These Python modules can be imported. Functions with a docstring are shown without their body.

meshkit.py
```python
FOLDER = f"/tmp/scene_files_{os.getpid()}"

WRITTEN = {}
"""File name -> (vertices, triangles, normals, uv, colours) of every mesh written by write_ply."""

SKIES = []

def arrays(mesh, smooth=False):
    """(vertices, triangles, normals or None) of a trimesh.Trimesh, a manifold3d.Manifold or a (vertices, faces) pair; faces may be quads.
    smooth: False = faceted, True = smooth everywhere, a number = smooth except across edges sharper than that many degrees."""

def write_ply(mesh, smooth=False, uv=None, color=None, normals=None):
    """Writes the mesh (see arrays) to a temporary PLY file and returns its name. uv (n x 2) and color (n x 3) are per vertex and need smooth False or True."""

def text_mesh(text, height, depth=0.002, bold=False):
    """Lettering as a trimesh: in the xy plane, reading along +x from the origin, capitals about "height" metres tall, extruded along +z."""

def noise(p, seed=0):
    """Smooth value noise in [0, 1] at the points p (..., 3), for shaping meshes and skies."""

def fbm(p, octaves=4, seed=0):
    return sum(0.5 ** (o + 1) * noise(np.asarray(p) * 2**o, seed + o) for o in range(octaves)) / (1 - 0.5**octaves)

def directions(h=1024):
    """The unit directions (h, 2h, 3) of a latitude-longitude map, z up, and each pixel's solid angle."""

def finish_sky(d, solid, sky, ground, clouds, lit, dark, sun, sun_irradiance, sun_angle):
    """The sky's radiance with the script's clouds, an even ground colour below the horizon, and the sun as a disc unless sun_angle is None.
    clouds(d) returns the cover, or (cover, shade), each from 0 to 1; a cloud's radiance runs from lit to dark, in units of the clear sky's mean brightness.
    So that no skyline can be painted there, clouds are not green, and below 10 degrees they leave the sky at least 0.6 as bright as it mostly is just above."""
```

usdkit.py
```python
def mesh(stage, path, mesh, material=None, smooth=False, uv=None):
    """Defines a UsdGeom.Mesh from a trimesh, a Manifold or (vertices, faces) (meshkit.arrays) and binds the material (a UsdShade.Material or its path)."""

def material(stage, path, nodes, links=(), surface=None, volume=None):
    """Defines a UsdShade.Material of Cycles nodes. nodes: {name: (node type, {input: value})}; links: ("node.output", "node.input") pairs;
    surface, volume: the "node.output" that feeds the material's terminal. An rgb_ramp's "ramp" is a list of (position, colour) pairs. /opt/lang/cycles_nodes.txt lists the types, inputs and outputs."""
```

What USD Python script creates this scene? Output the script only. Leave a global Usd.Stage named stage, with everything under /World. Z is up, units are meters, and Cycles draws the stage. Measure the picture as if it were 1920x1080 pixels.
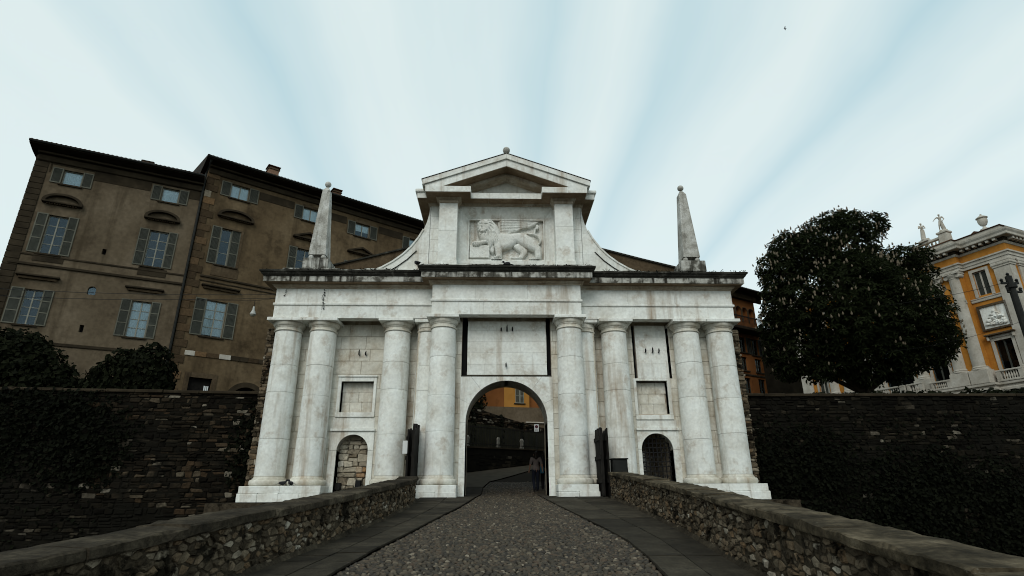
import math, random
import numpy as np
import trimesh, manifold3d
import shapely, shapely.geometry as sg, shapely.affinity as sa
import usdkit, meshkit
from pxr import Usd, UsdGeom, UsdLux, UsdShade, Gf, Sdf

random.seed(11)
rng = np.random.default_rng(11)
stage = Usd.Stage.CreateInMemory()
UsdGeom.Xform.Define(stage, '/World')
UsdGeom.Scope.Define(stage, '/World/Looks')

# ------------------------------------------------------------------ camera, sky, sun
YAW, PITCH, ROLL, FPX = math.radians(-1.82), math.radians(20.06), math.radians(-.324), 1056.2
EYE = np.array([-.485, -22.0, .141])
def camera():
    cy, sy = math.cos(YAW), math.sin(YAW)
    f = np.array([-sy * math.cos(PITCH), cy * math.cos(PITCH), math.sin(PITCH)])
    r = np.array([cy, sy, 0]); u = np.cross(r, f)
    r, u = r * math.cos(ROLL) + u * math.sin(ROLL), u * math.cos(ROLL) - r * math.sin(ROLL)
    m = np.eye(4); m[0, :3], m[1, :3], m[2, :3], m[3, :3] = r, u, -f, EYE
    c = UsdGeom.Camera.Define(stage, '/World/camera')
    c.AddTransformOp().Set(Gf.Matrix4d(*m.ravel().tolist()))
    c.CreateHorizontalApertureAttr(36.0); c.CreateVerticalApertureAttr(20.25)
    c.CreateFocalLengthAttr(36.0 * FPX / 1920)
    c.CreateClippingRangeAttr(Gf.Vec2f(.05, 20000))
    c.CreateExposureAttr(EXPOSURE)
EXPOSURE = 0.0
SKY_STRENGTH = 0.1
SUN_DIR = np.array([-.30, -1.0, .86])            # direction towards the bright part of the sky, behind the camera
SUN_INTENSITY, SUN_ANGLE = 0.36, 30.0
camera()

T = Sdf.ValueTypeNames
def mat(name, nodes, links=(), surface='p.BSDF', volume=None):
    return usdkit.material(stage, '/World/Looks/' + name, nodes, links, surface=surface, volume=volume)

def sky():
    el = math.atan2(SUN_DIR[2], math.hypot(SUN_DIR[0], SUN_DIR[1])); rot = math.atan2(SUN_DIR[0], SUN_DIR[1])
    # long parallel cirrus bands running away along +Y: cloud cover is a function of the angle about the Y axis
    band = [(-90, .7), (-84, .9), (-78, .5), (-72, .85), (-66, .6), (-60, .9), (-56, .75), (-51, .82), (-45.5, 1.), (-41, .55), (-37.5, .72), (-33.5, .5), (-29.2, .12), (-24.5, .45),
            (-20.2, .85), (-13, .97), (-8, .72), (-3.5, .8), (1, .74), (4, .5), (7.4, .18), (11, .7), (15.9, 1.), (19.2, .72), (22.8, .2), (26, .42), (30, .62), (33.5, .85),
            (36.6, 1.), (40.2, .62), (43.3, .06), (46, .5), (50, .78), (52.5, .8), (55.4, .52), (58.3, .9), (61.5, .25), (66, .75), (72, .9), (78, .5), (84, .85), (90, .7)]
    ramp = [((a + 90) / 180, (v, v, v)) for a, v in band]
    W = (8.9, 10.15, 9.95)
    m = mat('sky', {
        'tc': ('texture_coordinate', {}), 'sep': ('separate_xyz', {}),
        'at': ('math', {'math_type': 'arctan2'}), 'warp': ('noise_texture', {'scale': 2.2, 'detail': 5.0, 'roughness': .6}),
        'wm': ('math', {'math_type': 'multiply_add', 'value2': .12, 'value3': -.06}), 'ad': ('math', {'math_type': 'add'}),
        'deg': ('math', {'math_type': 'multiply_add', 'value2': 1 / math.pi, 'value3': .5}),
        'ramp': ('rgb_ramp', {'ramp': ramp}),
        'cmb': ('combine_xyz', {}), 'phs': ('math', {'math_type': 'multiply', 'value2': 9.0}), 'ys': ('math', {'math_type': 'multiply', 'value2': 3.2}),
        'fine': ('noise_texture', {'scale': 1.0, 'detail': 4.0, 'roughness': .55}),
        'fm': ('math', {'math_type': 'multiply_add', 'value2': .55, 'value3': -.275}),
        'sum': ('math', {'math_type': 'add'}),
        'low': ('map_range', {'from_min': .62, 'from_max': .12, 'to_min': 0.0, 'to_max': .55, 'clamp': True}),
        'lows': ('math', {'math_type': 'add', 'use_clamp': True}),
        'cc': ('mix_color', {'a': (5.85, 8.05, 8.6), 'b': W}),
        'sky': ('sky_texture', {'sky_type': 'single_scattering', 'sun_disc': False, 'sun_elevation': el, 'sun_rotation': rot, 'air_density': 1.0, 'aerosol_density': 1.0}),
        'mix': ('mix_color', {'fac': .8}), 'bg': ('background_shader', {'strength': SKY_STRENGTH})},
        [('tc.generated', 'sep.vector'), ('sep.x', 'at.value1'), ('sep.z', 'at.value2'), ('tc.generated', 'warp.vector'), ('warp.fac', 'wm.value1'),
         ('at.value', 'ad.value1'), ('wm.value', 'ad.value2'), ('ad.value', 'deg.value1'), ('deg.value', 'ramp.fac'),
         ('ad.value', 'phs.value1'), ('sep.y', 'ys.value1'), ('phs.value', 'cmb.x'), ('ys.value', 'cmb.y'), ('cmb.vector', 'fine.vector'),
         ('fine.fac', 'fm.value1'), ('ramp.color', 'sum.value1'), ('fm.value', 'sum.value2'), ('sep.z', 'low.value'), ('sum.value', 'lows.value1'), ('low.result', 'lows.value2'),
         ('lows.value', 'cc.fac'), ('cc.result', 'mix.b'), ('sky.color', 'mix.a'), ('mix.result', 'bg.color')], surface='bg.background')
    d = UsdLux.DomeLight.Define(stage, '/World/sky')
    UsdShade.MaterialBindingAPI.Apply(d.GetPrim()).Bind(m)
    d.GetPrim().SetCustomDataByKey('kind', 'structure')
    s = UsdLux.DistantLight.Define(stage, '/World/sun')
    s.CreateIntensityAttr(SUN_INTENSITY); s.CreateAngleAttr(SUN_ANGLE); s.CreateNormalizeAttr(True); s.CreateColorAttr(Gf.Vec3f(1., .965, .90))
    v = SUN_DIR / np.linalg.norm(SUN_DIR)
    x = np.cross([0, 0, 1.], v); x /= np.linalg.norm(x); y = np.cross(v, x)
    m4 = np.eye(4); m4[0, :3], m4[1, :3], m4[2, :3] = x, y, v
    s.AddTransformOp().Set(Gf.Matrix4d(*m4.ravel().tolist()))
sky()

# ------------------------------------------------------------------ naming helpers
_used = {}
def path_of(parent, name):
    base = '/World' if parent is None else str(parent.GetPath())
    k = _used.get((base, name), -1) + 1; _used[(base, name)] = k
    return f'{base}/{name}' + (f'_{k:03d}' if k else '')
def tag(p, label=None, cat=None, group=None, kind=None):
    p = p.GetPrim()
    for k, v in (('label', label), ('category', cat), ('group', group), ('kind', kind)):
        if v: p.SetCustomDataByKey(k, v)
    return p
GROUPS = {'obelisk': 'obelisks on the gate', 'stone_post': 'stone posts in the railing', 'gate_leaf': 'open wooden gate leaves', 'hedge_bush': 'dark bushes on the city walls', 'roof_statue': 'statues on the palazzo roof', 'overhead_wire': 'overhead wires',
          'bird': 'birds', 'parapet_wall': 'parapets of the bridge road', 'city_wall': 'city walls beside the gate', 'person': 'people walking through the arch'}
def thing(name, label=None, cat=None, loc=(0, 0, 0), rz=0., group=None, kind=None, parent=None):
    if parent is None: group = group or GROUPS.get(name)
    x = UsdGeom.Xform.Define(stage, path_of(parent, name))
    if any(loc): x.AddTranslateOp().Set(Gf.Vec3d(*map(float, loc)))
    if rz: x.AddRotateZOp().Set(float(rz))
    return tag(x, label, cat, group, kind)
def obj(name, mesh, m, parent=None, smooth=False, label=None, kind=None, cat=None, group=None):
    um = usdkit.mesh(stage, path_of(parent, name), mesh, m, smooth=smooth); p = um.GetPrim()
    if kind == 'stuff' or name in ('crown', 'foliage'):     # a random tone for each connected piece
        from scipy.sparse import coo_matrix
        from scipy.sparse.csgraph import connected_components
        f = np.array(um.GetFaceVertexIndicesAttr().Get()).reshape(-1, 3); n = len(um.GetPointsAttr().Get())
        lab = connected_components(coo_matrix((np.ones(len(f) * 2), (np.r_[f[:, 0], f[:, 1]], np.r_[f[:, 1], f[:, 2]])), (n, n)), False)[1]
        UsdGeom.PrimvarsAPI(um).CreatePrimvar('tone', T.FloatArray, 'vertex').Set(np.random.default_rng(len(f)).random(lab.max() + 1)[lab].astype(np.float32).tolist())
    return tag(p, label, cat, group or (GROUPS.get(name) if parent is None else None), kind)
def copy_of(root, loc, rz=0., label=None, group=None):
    was = root.GetCustomData()
    r = thing(root.GetName(), label or was['label'], was['category'], loc, rz, group or was.get('group'))
    r.GetReferences().AddInternalReference(root.GetPath()); r.SetInstanceable(True)
    return r

# ------------------------------------------------------------------ mesh helpers
class Acc:
    def __init__(s): s.v, s.f, s.n = [], [], 0
    def add(s, vf):
        v, f = vf; s.v.append(np.asarray(v, float)); s.f.append(np.asarray(f, int) + s.n); s.n += len(v); return s
    def mesh(s): return np.vstack(s.v), np.vstack(s.f)
def join(*ms):
    a = Acc()
    for m in ms: a.add(tri(m))
    return a.mesh()
def tri(m):
    if hasattr(m, 'vertices'): return np.array(m.vertices), np.array(m.faces)
    if hasattr(m, 'to_mesh'):
        q = m.to_mesh(); return np.array(q.vert_properties[:, :3]), np.array(q.tri_verts)
    return m
def _template():
    c = np.array([[x, y, z] for x in (-1, 1) for y in (-1, 1) for z in (-1, 1)], float)
    pts = np.array([[c[i][a] * (1 if a == k else .7) for a in range(3)] for i in range(8) for k in range(3)])
    h = trimesh.convex.convex_hull(pts)
    from scipy.spatial import cKDTree
    idx = cKDTree(pts).query(h.vertices)[1]
    return c, idx[h.faces]
_CS, _CF = _template()
_CORN = np.repeat(np.arange(8), 3); _AX = np.tile(np.arange(3), 8)
_FULL = np.zeros((24, 3), bool); _FULL[np.arange(24), _AX] = True
def cbox(x0, x1, y0, y1, z0, z1, ch=.01, jit=0., r=None):
    """A box with chamfered edges; jit moves its corners about."""
    h = np.array([x1 - x0, y1 - y0, z1 - z0]) / 2; c = np.array([x1 + x0, y1 + y0, z1 + z0]) / 2
    ch = min(ch, .45 * h.min())
    v = _CS[_CORN] * np.where(_FULL, h, h - ch)
    if jit: v = v + ((r or rng).uniform(-jit, jit, (8, 3)))[_CORN]
    return v + c, _CF
_BF = np.array([[0, 1, 3], [0, 3, 2], [4, 6, 7], [4, 7, 5], [0, 4, 5], [0, 5, 1], [2, 3, 7], [2, 7, 6], [0, 2, 6], [0, 6, 4], [1, 5, 7], [1, 7, 3]])
def box(x0, x1, y0, y1, z0, z1):
    return np.array([[x, y, z] for x in (x0, x1) for y in (y0, y1) for z in (z0, z1)], float), _BF
def beam(a, b, w, h=None, up=(0, 0, 1)):
    """A square bar from a to b."""
    a, b = np.array(a, float), np.array(b, float); d = b - a; L = np.linalg.norm(d); d /= L; h = h or w
    s = np.cross(d, up); s = s / np.linalg.norm(s) if np.linalg.norm(s) > 1e-6 else np.array([1., 0, 0]); u = np.cross(s, d)
    v, f = box(-w / 2, w / 2, 0, L, -h / 2, h / 2)
    return a + v[:, :1] * s + v[:, 1:2] * d + v[:, 2:] * u, f
def tube(pts, rad, n=8):
    p = np.array(pts, float); rad = np.broadcast_to(rad, (len(p),)); t = np.gradient(p, axis=0); t /= np.linalg.norm(t, axis=1, keepdims=True)
    a = np.cross(t, np.where(np.abs(t[:, 2:]) < .9, [0, 0, 1.], [1., 0, 0])); a /= np.linalg.norm(a, axis=1, keepdims=True); b = np.cross(t, a)
    g = np.arange(n) * 2 * np.pi / n
    v = (p[:, None] + rad[:, None, None] * (np.cos(g)[None, :, None] * a[:, None] + np.sin(g)[None, :, None] * b[:, None])).reshape(-1, 3)
    f = []
    for i in range(len(p) - 1):
        for j in range(n):
            q = [i * n + j, i * n + (j + 1) % n, (i + 1) * n + (j + 1) % n, (i + 1) * n + j]; f += [[q[0], q[1], q[2]], [q[0], q[2], q[3]]]
    k = len(v); v = np.vstack([v, p[0], p[-1]]); m = (len(p) - 1) * n
    for j in range(n): f += [[k, (j + 1) % n, j], [k + 1, m + j, m + (j + 1) % n]]
    return v, np.array(f)
def lathe(prof, cx=0., cy=0., n=36):
    """Revolves (radius, height) pairs about the vertical through (cx, cy)."""
    prof = np.array(prof, float); g = np.arange(n) * 2 * np.pi / n; m = len(prof)
    v = np.stack([cx + prof[:, :1] * np.cos(g), cy + prof[:, :1] * np.sin(g), np.repeat(prof[:, 1:], n, 1)], -1).reshape(-1, 3)
    i, j = np.meshgrid(np.arange(m - 1), np.arange(n), indexing='ij')
    q = np.stack([i * n + j, i * n + (j + 1) % n, (i + 1) * n + (j + 1) % n, (i + 1) * n + j], -1).reshape(-1, 4)
    f = np.vstack([q[:, [0, 1, 2]], q[:, [0, 2, 3]]])
    k = len(v); v = np.vstack([v, [cx, cy, prof[0, 1]], [cx, cy, prof[-1, 1]]]); jj = np.arange(n)
    f = np.vstack([f, np.stack([np.full(n, k), (jj + 1) % n, jj], 1), np.stack([np.full(n, k + 1), (m - 1) * n + jj, (m - 1) * n + (jj + 1) % n], 1)])
    return v, f
def slab(poly, y0, y1):
    """A shapely polygon in the x-z plane as a solid between the depths y0 < y1."""
    out = []
    for g in getattr(poly, 'geoms', [poly]):
        if g.is_empty or g.geom_type != 'Polygon': continue
        g = sg.polygon.orient(g)
        cs = manifold3d.CrossSection([np.array(r.coords)[:-1] for r in (g.exterior, *g.interiors)], manifold3d.FillRule.EvenOdd)
        v, f = tri(cs.extrude(y1 - y0)); out.append((np.stack([v[:, 0], y1 - v[:, 2], v[:, 1]], 1), f))
    return join(*out)
def plate(poly, z0, z1):
    """A shapely polygon in plan as a solid between two heights (numbers, or functions of x, y)."""
    out = []
    for g in getattr(poly, 'geoms', [poly]):
        if g.is_empty or g.geom_type != 'Polygon': continue
        g = sg.polygon.orient(g)
        cs = manifold3d.CrossSection([np.array(r.coords)[:-1] for r in (g.exterior, *g.interiors)], manifold3d.FillRule.EvenOdd)
        v, f = tri(cs.extrude(1.0)); top = v[:, 2] > .5
        hz = lambda h: h(v[:, 0], v[:, 1]) if callable(h) else np.full(len(v), float(h))
        v = v.copy(); v[:, 2] = np.where(top, hz(z1), hz(z0)); out.append((v, f))
    return join(*out)
def solid(vf):
    v, f = vf; return manifold3d.Manifold(manifold3d.Mesh(np.asarray(v, np.float32), np.asarray(f, np.uint32)))
def molding(parent, name, prof, plan, m, blk=1.8, gap=.006, smooth=False, names=None, jit=0.):
    """Runs a closed profile of (outward, height) pairs along a plan polyline, cut into stone blocks with mitred corners."""
    prof = np.array(prof, float); P = np.array(plan, float)
    if np.sum(prof[:, 0] * np.roll(prof[:, 1], -1) - np.roll(prof[:, 0], -1) * prof[:, 1]) < 0: prof = prof[::-1]
    caps = np.array(manifold3d.triangulate([prof])); k = len(prof)
    D = np.diff(P, axis=0); L = np.linalg.norm(D, axis=1); D = D / L[:, None]
    cross = lambda a, b: a[0] * b[1] - a[1] * b[0]
    for s in range(len(D)):
        d = D[s]; n = np.array([d[1], -d[0]])          # outward is to the right of the direction of travel
        turn = lambda a, b: math.tan(math.atan2(cross(a, b), a @ b) / 2)
        t0 = turn(D[s - 1], d) if s else 0.; t1 = turn(d, D[s + 1]) if s + 1 < len(D) else 0.
        nb = max(1, round(L[s] / blk)); cuts = np.linspace(0, L[s], nb + 1)
        if nb > 1: cuts[1:-1] += rng.uniform(-.12, .12, nb - 1) * blk
        for b in range(nb):
            a0, a1 = cuts[b] + (gap / 2 if b else 0), cuts[b + 1] - (gap / 2 if b + 1 < nb else 0)
            e0 = a0 - (prof[:, 0] * t0 if b == 0 else 0) * 1.0; e1 = a1 + (prof[:, 0] * t1 if b + 1 == nb else 0)
            e0 = np.broadcast_to(e0, k); e1 = np.broadcast_to(e1, k); jj = rng.uniform(-jit, jit) if jit else 0.
            ring = lambda e: np.column_stack([P[s][0] + d[0] * e + n[0] * (prof[:, 0] + jj), P[s][1] + d[1] * e + n[1] * (prof[:, 0] + jj), prof[:, 1]])
            v = np.vstack([ring(e0), ring(e1)]); i = np.arange(k); j = (i + 1) % k
            f = np.vstack([np.stack([i, j, j + k], 1), np.stack([i, j + k, i + k], 1), caps[:, ::-1], caps + k])
            vol = np.einsum('ij,ij->i', v[f[:, 0]], np.cross(v[f[:, 1]], v[f[:, 2]])).sum()
            obj(name, (v, f if vol > 0 else f[:, ::-1]), m, parent, smooth)
def ashlar(parent, region, courses, z0, yf, yb, m, name='stone_block', length=1.1, gap=.006, ch=.007, proud=.004, r=None):
    """Blocks of ashlar covering a polygon of the x-z plane, laid in courses from z0 upwards; each block a mesh of its own."""
    r = r or rng; x0, _, x1, _ = region.bounds; z = z0; prep = shapely.prepared.prep(region); n = 0
    for k, hc in enumerate(courses):
        x = x0 - r.uniform(.1, .9) * length
        while x < x1:
            w = length * r.uniform(.75, 1.3); a, b = max(x, x0), min(x + w, x1); x += w
            if b - a < .06: continue
            rect = sg.box(a + gap / 2, z + gap / 2, b - gap / 2, z + hc - gap / 2); y = yf - r.uniform(0, proud)
            if prep.contains(rect): obj(name, cbox(a + gap / 2, b - gap / 2, y, yb, z + gap / 2, z + hc - gap / 2, ch), m, parent)
            elif prep.intersects(rect):
                c = rect.intersection(region)
                for g in getattr(c, 'geoms', [c]):
                    if g.geom_type == 'Polygon' and g.area > .01: obj(name, slab(g, y, yb), m, parent)
        z += hc
def rubble(place, W, z0, z1, size, r, mortar=.012, proud=(.0, .05), depth=.2, keep=None):
    """Rough stones in broken courses over W metres by z0..z1; place(v) maps (along, out, up) into the world. Returns meshes."""
    out = []; z = z0
    while z < z1 - .03:
        hc = min(size[1] * r.uniform(.6, 1.5), z1 - z)
        if z1 - z - hc < .4 * size[1]: hc = z1 - z
        x = -r.uniform(0, size[0])
        while x < W:
            w = size[0] * r.uniform(.5, 1.7); a, b = max(x, 0), min(x + w, W); x += w
            if b - a < .05: continue
            parts = [(z, z + hc)]
            if hc > size[1] * 1.1 and r.random() < .35: c = z + hc * r.uniform(.4, .6); parts = [(z, c), (c, z + hc)]
            for p, q in parts:
                if keep and not keep((a + b) / 2, (p + q) / 2): continue
                o = r.uniform(*proud); mm = mortar * r.uniform(.6, 1.6)
                v, f = cbox(a + mm / 2, b - mm / 2, -depth, o, p + mm / 2, q - mm / 2, min(.2 * (q - p), .03) * r.uniform(.6, 1.3), 0)
                j = r.uniform(-1, 1, (8, 3)) * np.array([.10 * (b - a), .018, .16 * (q - p)]); v = v + j[_CORN]
                out.append((place(v), f))
        z += hc
    return out
def field_stones(place, W, z0, z1, size, r, mortar=.016, proud=(-.01, .04), depth=.12):
    """Random rubble: irregular many-sided stones (cells of a jittered lattice) with bulging faces."""
    from scipy.spatial import Voronoi
    H = z1 - z0; nx, nz = max(2, int(W / size[0])), max(2, round(H / size[1])); pts = []
    for k in range(-2, nz + 2):
        for i in range(-2, nx + 2):
            if r.random() < .12: continue
            pts.append(((i + .5 + .5 * (k % 2) + r.uniform(-.46, .46)) * W / nx, (k + .5 + r.uniform(-.40, .40)) * H / nz))
    pts = np.array(pts); kx = size[1] / size[0]; vo = Voronoi(pts * [kx, 1]); lim = sg.box(0, 0, W, H); out = []
    for reg in vo.point_region:
        c = vo.regions[reg]
        if not c or -1 in c: continue
        g = sg.Polygon(vo.vertices[c] / [kx, 1]).intersection(lim)
        if g.is_empty or g.geom_type != 'Polygon' or g.area < .0008: continue
        rd = .010 * r.uniform(.4, 1.4); g = g.buffer(-mortar * r.uniform(.35, 1.1) - rd, join_style=2).buffer(rd, quad_segs=2).simplify(.004)
        if g.is_empty or g.geom_type != 'Polygon' or g.area < .0005: continue
        q = np.array(sg.polygon.orient(g).exterior.coords)[:-1]; n = len(q); m = q.mean(0); o = r.uniform(*proud); ch = r.uniform(.10, .24)
        lay = [np.column_stack([q[:, 0], np.full(n, -depth), q[:, 1]]), np.column_stack([q[:, 0], o - .02 + r.uniform(-.012, .004, n), q[:, 1]]),
               np.column_stack([m[0] + (q[:, 0] - m[0]) * (1 - ch), o + r.uniform(-.008, .010, n), m[1] + (q[:, 1] - m[1]) * (1 - ch)]), [[m[0], o + r.uniform(-.004, .014), m[1]]]]
        v = np.vstack(lay) + [0, 0, z0]; f = []
        for a in range(2):
            for j in range(n): p, t = a * n + j, a * n + (j + 1) % n; f += [[p, t + n, t], [p, p + n, t + n]]
        f += [[2 * n + j, 3 * n, 2 * n + (j + 1) % n] for j in range(n)]
        out.append((place(v), np.array(f)))
    return out
def lay_stones(parent, name, stones, m, limit=300, eye=EYE):
    """The stones that show largest become parts, the rest one part of stuff."""
    size = np.array([np.ptp(v, 0).max() / np.linalg.norm(v.mean(0) - eye) for v, f in stones]); order = np.argsort(-size)
    for i in order[:limit]: obj(name, stones[i], m, parent)
    if len(order) > limit: obj(name + 's', join(*[stones[i] for i in order[limit:]]), m, parent, kind='stuff')

# ------------------------------------------------------------------ materials
def noisy(name, cols, scale=3., rough=.8, bump=.25, bscale=None, dist=.02, stain=None, streak=None, mott=None, spec=.07, vary=0., detail=6., coord='pos'):
    """Colours along a noise, with stains, vertical streaks and a relief; vary shifts the tone from piece to piece."""
    n = {'g': ('geometry', {}), 'a': ('noise_texture', {'scale': scale, 'detail': detail, 'roughness': .62}), 'r': ('rgb_ramp', {'ramp': cols}),
         'b': ('noise_texture', {'scale': bscale or scale * 9, 'detail': 5., 'roughness': .65}), 'bm': ('bump', {'strength': bump, 'distance': dist}),
         'p': ('principled_bsdf', {'roughness': rough, 'specular_ior_level': spec})}
    l = [('g.position', 'a.vector'), ('g.position', 'b.vector'), ('a.fac', 'r.fac'), ('b.fac', 'bm.height'), ('bm.normal', 'p.normal')]
    last = 'r.color'
    if stain:                                  # (colour, scale, threshold, softness)
        c, s, t, w = stain
        n |= {'s': ('noise_texture', {'scale': s, 'detail': 7., 'roughness': .7}), 'sm': ('map_range', {'from_min': t, 'from_max': t + w, 'clamp': True}), 'sx': ('mix_color', {'b': c})}
        l += [('g.position', 's.vector'), ('s.fac', 'sm.value'), ('sm.result', 'sx.fac'), (last, 'sx.a')]; last = 'sx.result'
    if streak:                                 # (colour, threshold, softness, stretch)
        c, t, w, k = streak
        n |= {'km': ('mapping', {'scale': (k, k, k * .09)}), 'k': ('noise_texture', {'scale': 1., 'detail': 5., 'roughness': .6}), 'kr': ('map_range', {'from_min': t, 'from_max': t + w, 'clamp': True}), 'kx': ('mix_color', {'b': c})}
        l += [('g.position', 'km.vector'), ('km.vector', 'k.vector'), ('k.fac', 'kr.value'), ('kr.result', 'kx.fac'), (last, 'kx.a')]; last = 'kx.result'
    if mott:                                   # (amount, scale): fine light and dark grain
        n |= {'mn': ('noise_texture', {'scale': mott[1], 'detail': 3.}), 'mr': ('map_range', {'from_min': .3, 'from_max': .7, 'to_min': 1 - mott[0], 'to_max': 1 + mott[0]}), 'mx': ('mix_color', {'blend_type': 'multiply', 'fac': 1.})}
        l += [('g.position', 'mn.vector'), ('mn.fac', 'mr.value'), ('mr.result', 'mx.b'), (last, 'mx.a')]; last = 'mx.result'
    if vary:
        n |= {'oi': ('object_info', {}), 'to': ('attribute', {'attribute': 'tone'}), 'va': ('math', {'math_type': 'add'}), 'vf': ('math', {'math_type': 'fraction'}), 'vr': ('map_range', {'to_min': 1 - vary, 'to_max': 1 + vary}), 'vx': ('mix_color', {'blend_type': 'multiply', 'fac': 1.})}
        l += [('oi.random', 'va.value1'), ('to.fac', 'va.value2'), ('va.value', 'vf.value1'), ('vf.value', 'vr.value'), ('vr.result', 'vx.b'), (last, 'vx.a')]; last = 'vx.result'
    l.append((last, 'p.base_color'))
    return mat(name, n, l)
def piecewise(name, cols, rough=.85, bump=.4, bscale=30., dist=.02, grain=.35, gscale=14., spec=.06, blotch=None):
    """One tone of the ramp for each piece (stone, cobble, tile), with grain and relief."""
    n = {'g': ('geometry', {}), 'oi': ('object_info', {}), 'to': ('attribute', {'attribute': 'tone'}), 'va': ('math', {'math_type': 'add'}), 'vf': ('math', {'math_type': 'fraction'}), 'r': ('rgb_ramp', {'ramp': cols}),
         'n': ('noise_texture', {'scale': gscale, 'detail': 6., 'roughness': .65}), 'mr': ('map_range', {'from_min': .25, 'from_max': .75, 'to_min': 1 - grain, 'to_max': 1 + grain}),
         'mx': ('mix_color', {'blend_type': 'multiply', 'fac': 1.}), 'b': ('noise_texture', {'scale': bscale, 'detail': 5., 'roughness': .65}), 'bm': ('bump', {'strength': bump, 'distance': dist}),
         'p': ('principled_bsdf', {'roughness': rough, 'specular_ior_level': spec})}
    l = [('oi.random', 'va.value1'), ('to.fac', 'va.value2'), ('va.value', 'vf.value1'), ('vf.value', 'r.fac'), ('g.position', 'n.vector'), ('n.fac', 'mr.value'),
         ('r.color', 'mx.a'), ('mr.result', 'mx.b'), ('g.position', 'b.vector'), ('b.fac', 'bm.height'), ('bm.normal', 'p.normal')]
    last = 'mx.result'
    if blotch:
        c, s, t, w = blotch
        n |= {'s': ('noise_texture', {'scale': s, 'detail': 6., 'roughness': .65}), 'sm': ('map_range', {'from_min': t, 'from_max': t + w, 'clamp': True}), 'sx': ('mix_color', {'b': c})}
        l += [('g.position', 's.vector'), ('s.fac', 'sm.value'), ('sm.result', 'sx.fac'), (last, 'sx.a')]; last = 'sx.result'
    return mat(name, n, l + [(last, 'p.base_color')])
def plain(name, c, rough=.6, metal=0., spec=.4):
    return mat(name, {'p': ('principled_bsdf', {'base_color': c, 'roughness': rough, 'metallic': metal, 'specular_ior_level': spec * .4})})
M = {}
M['marble'] = noisy('marble', [(.25, (.49, .475, .42)), (.45, (.635, .64, .595)), (.7, (.72, .745, .715))], 1.3, .55, .10, 22., .02, stain=((.30, .22, .145), 1.5, .55, .26), streak=((.27, .20, .13), .545, .22, 1.9), mott=(.09, 9.), vary=.05)
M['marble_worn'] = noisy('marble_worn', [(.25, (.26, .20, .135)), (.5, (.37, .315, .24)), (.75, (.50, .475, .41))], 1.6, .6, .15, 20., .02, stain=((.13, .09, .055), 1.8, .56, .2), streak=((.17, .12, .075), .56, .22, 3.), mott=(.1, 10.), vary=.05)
M['crust'] = noisy('crust', [(.3, (.018, .018, .015)), (.55, (.03, .029, .024)), (.72, (.09, .088, .075)), (.85, (.22, .215, .19))], 3.4, .95, .8, 18., .05, vary=.1)
M['crust_light'] = noisy('crust_light', [(.2, (.03, .03, .024)), (.42, (.10, .095, .08)), (.52, (.36, .355, .32)), (.8, (.58, .585, .55))], 2.6, .9, .5, 20., .04, streak=((.03, .028, .022), .50, .14, 4.), vary=.08)
M['marble_wall'] = noisy('marble_wall', [(.25, (.40, .36, .28)), (.5, (.55, .53, .46)), (.75, (.66, .66, .61))], 1.3, .6, .15, 22., .02, stain=((.27, .20, .125), 1.4, .53, .26), streak=((.28, .205, .13), .52, .25, 1.9), mott=(.1, 9.), vary=.07)
M['marble_soffit'] = noisy('marble_soffit', [(.25, (.13, .088, .052)), (.5, (.20, .145, .092)), (.75, (.28, .215, .15))], 1.6, .75, .2, 20., .02, stain=((.08, .052, .03), 1.8, .56, .2), mott=(.12, 10.), vary=.08)
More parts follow.
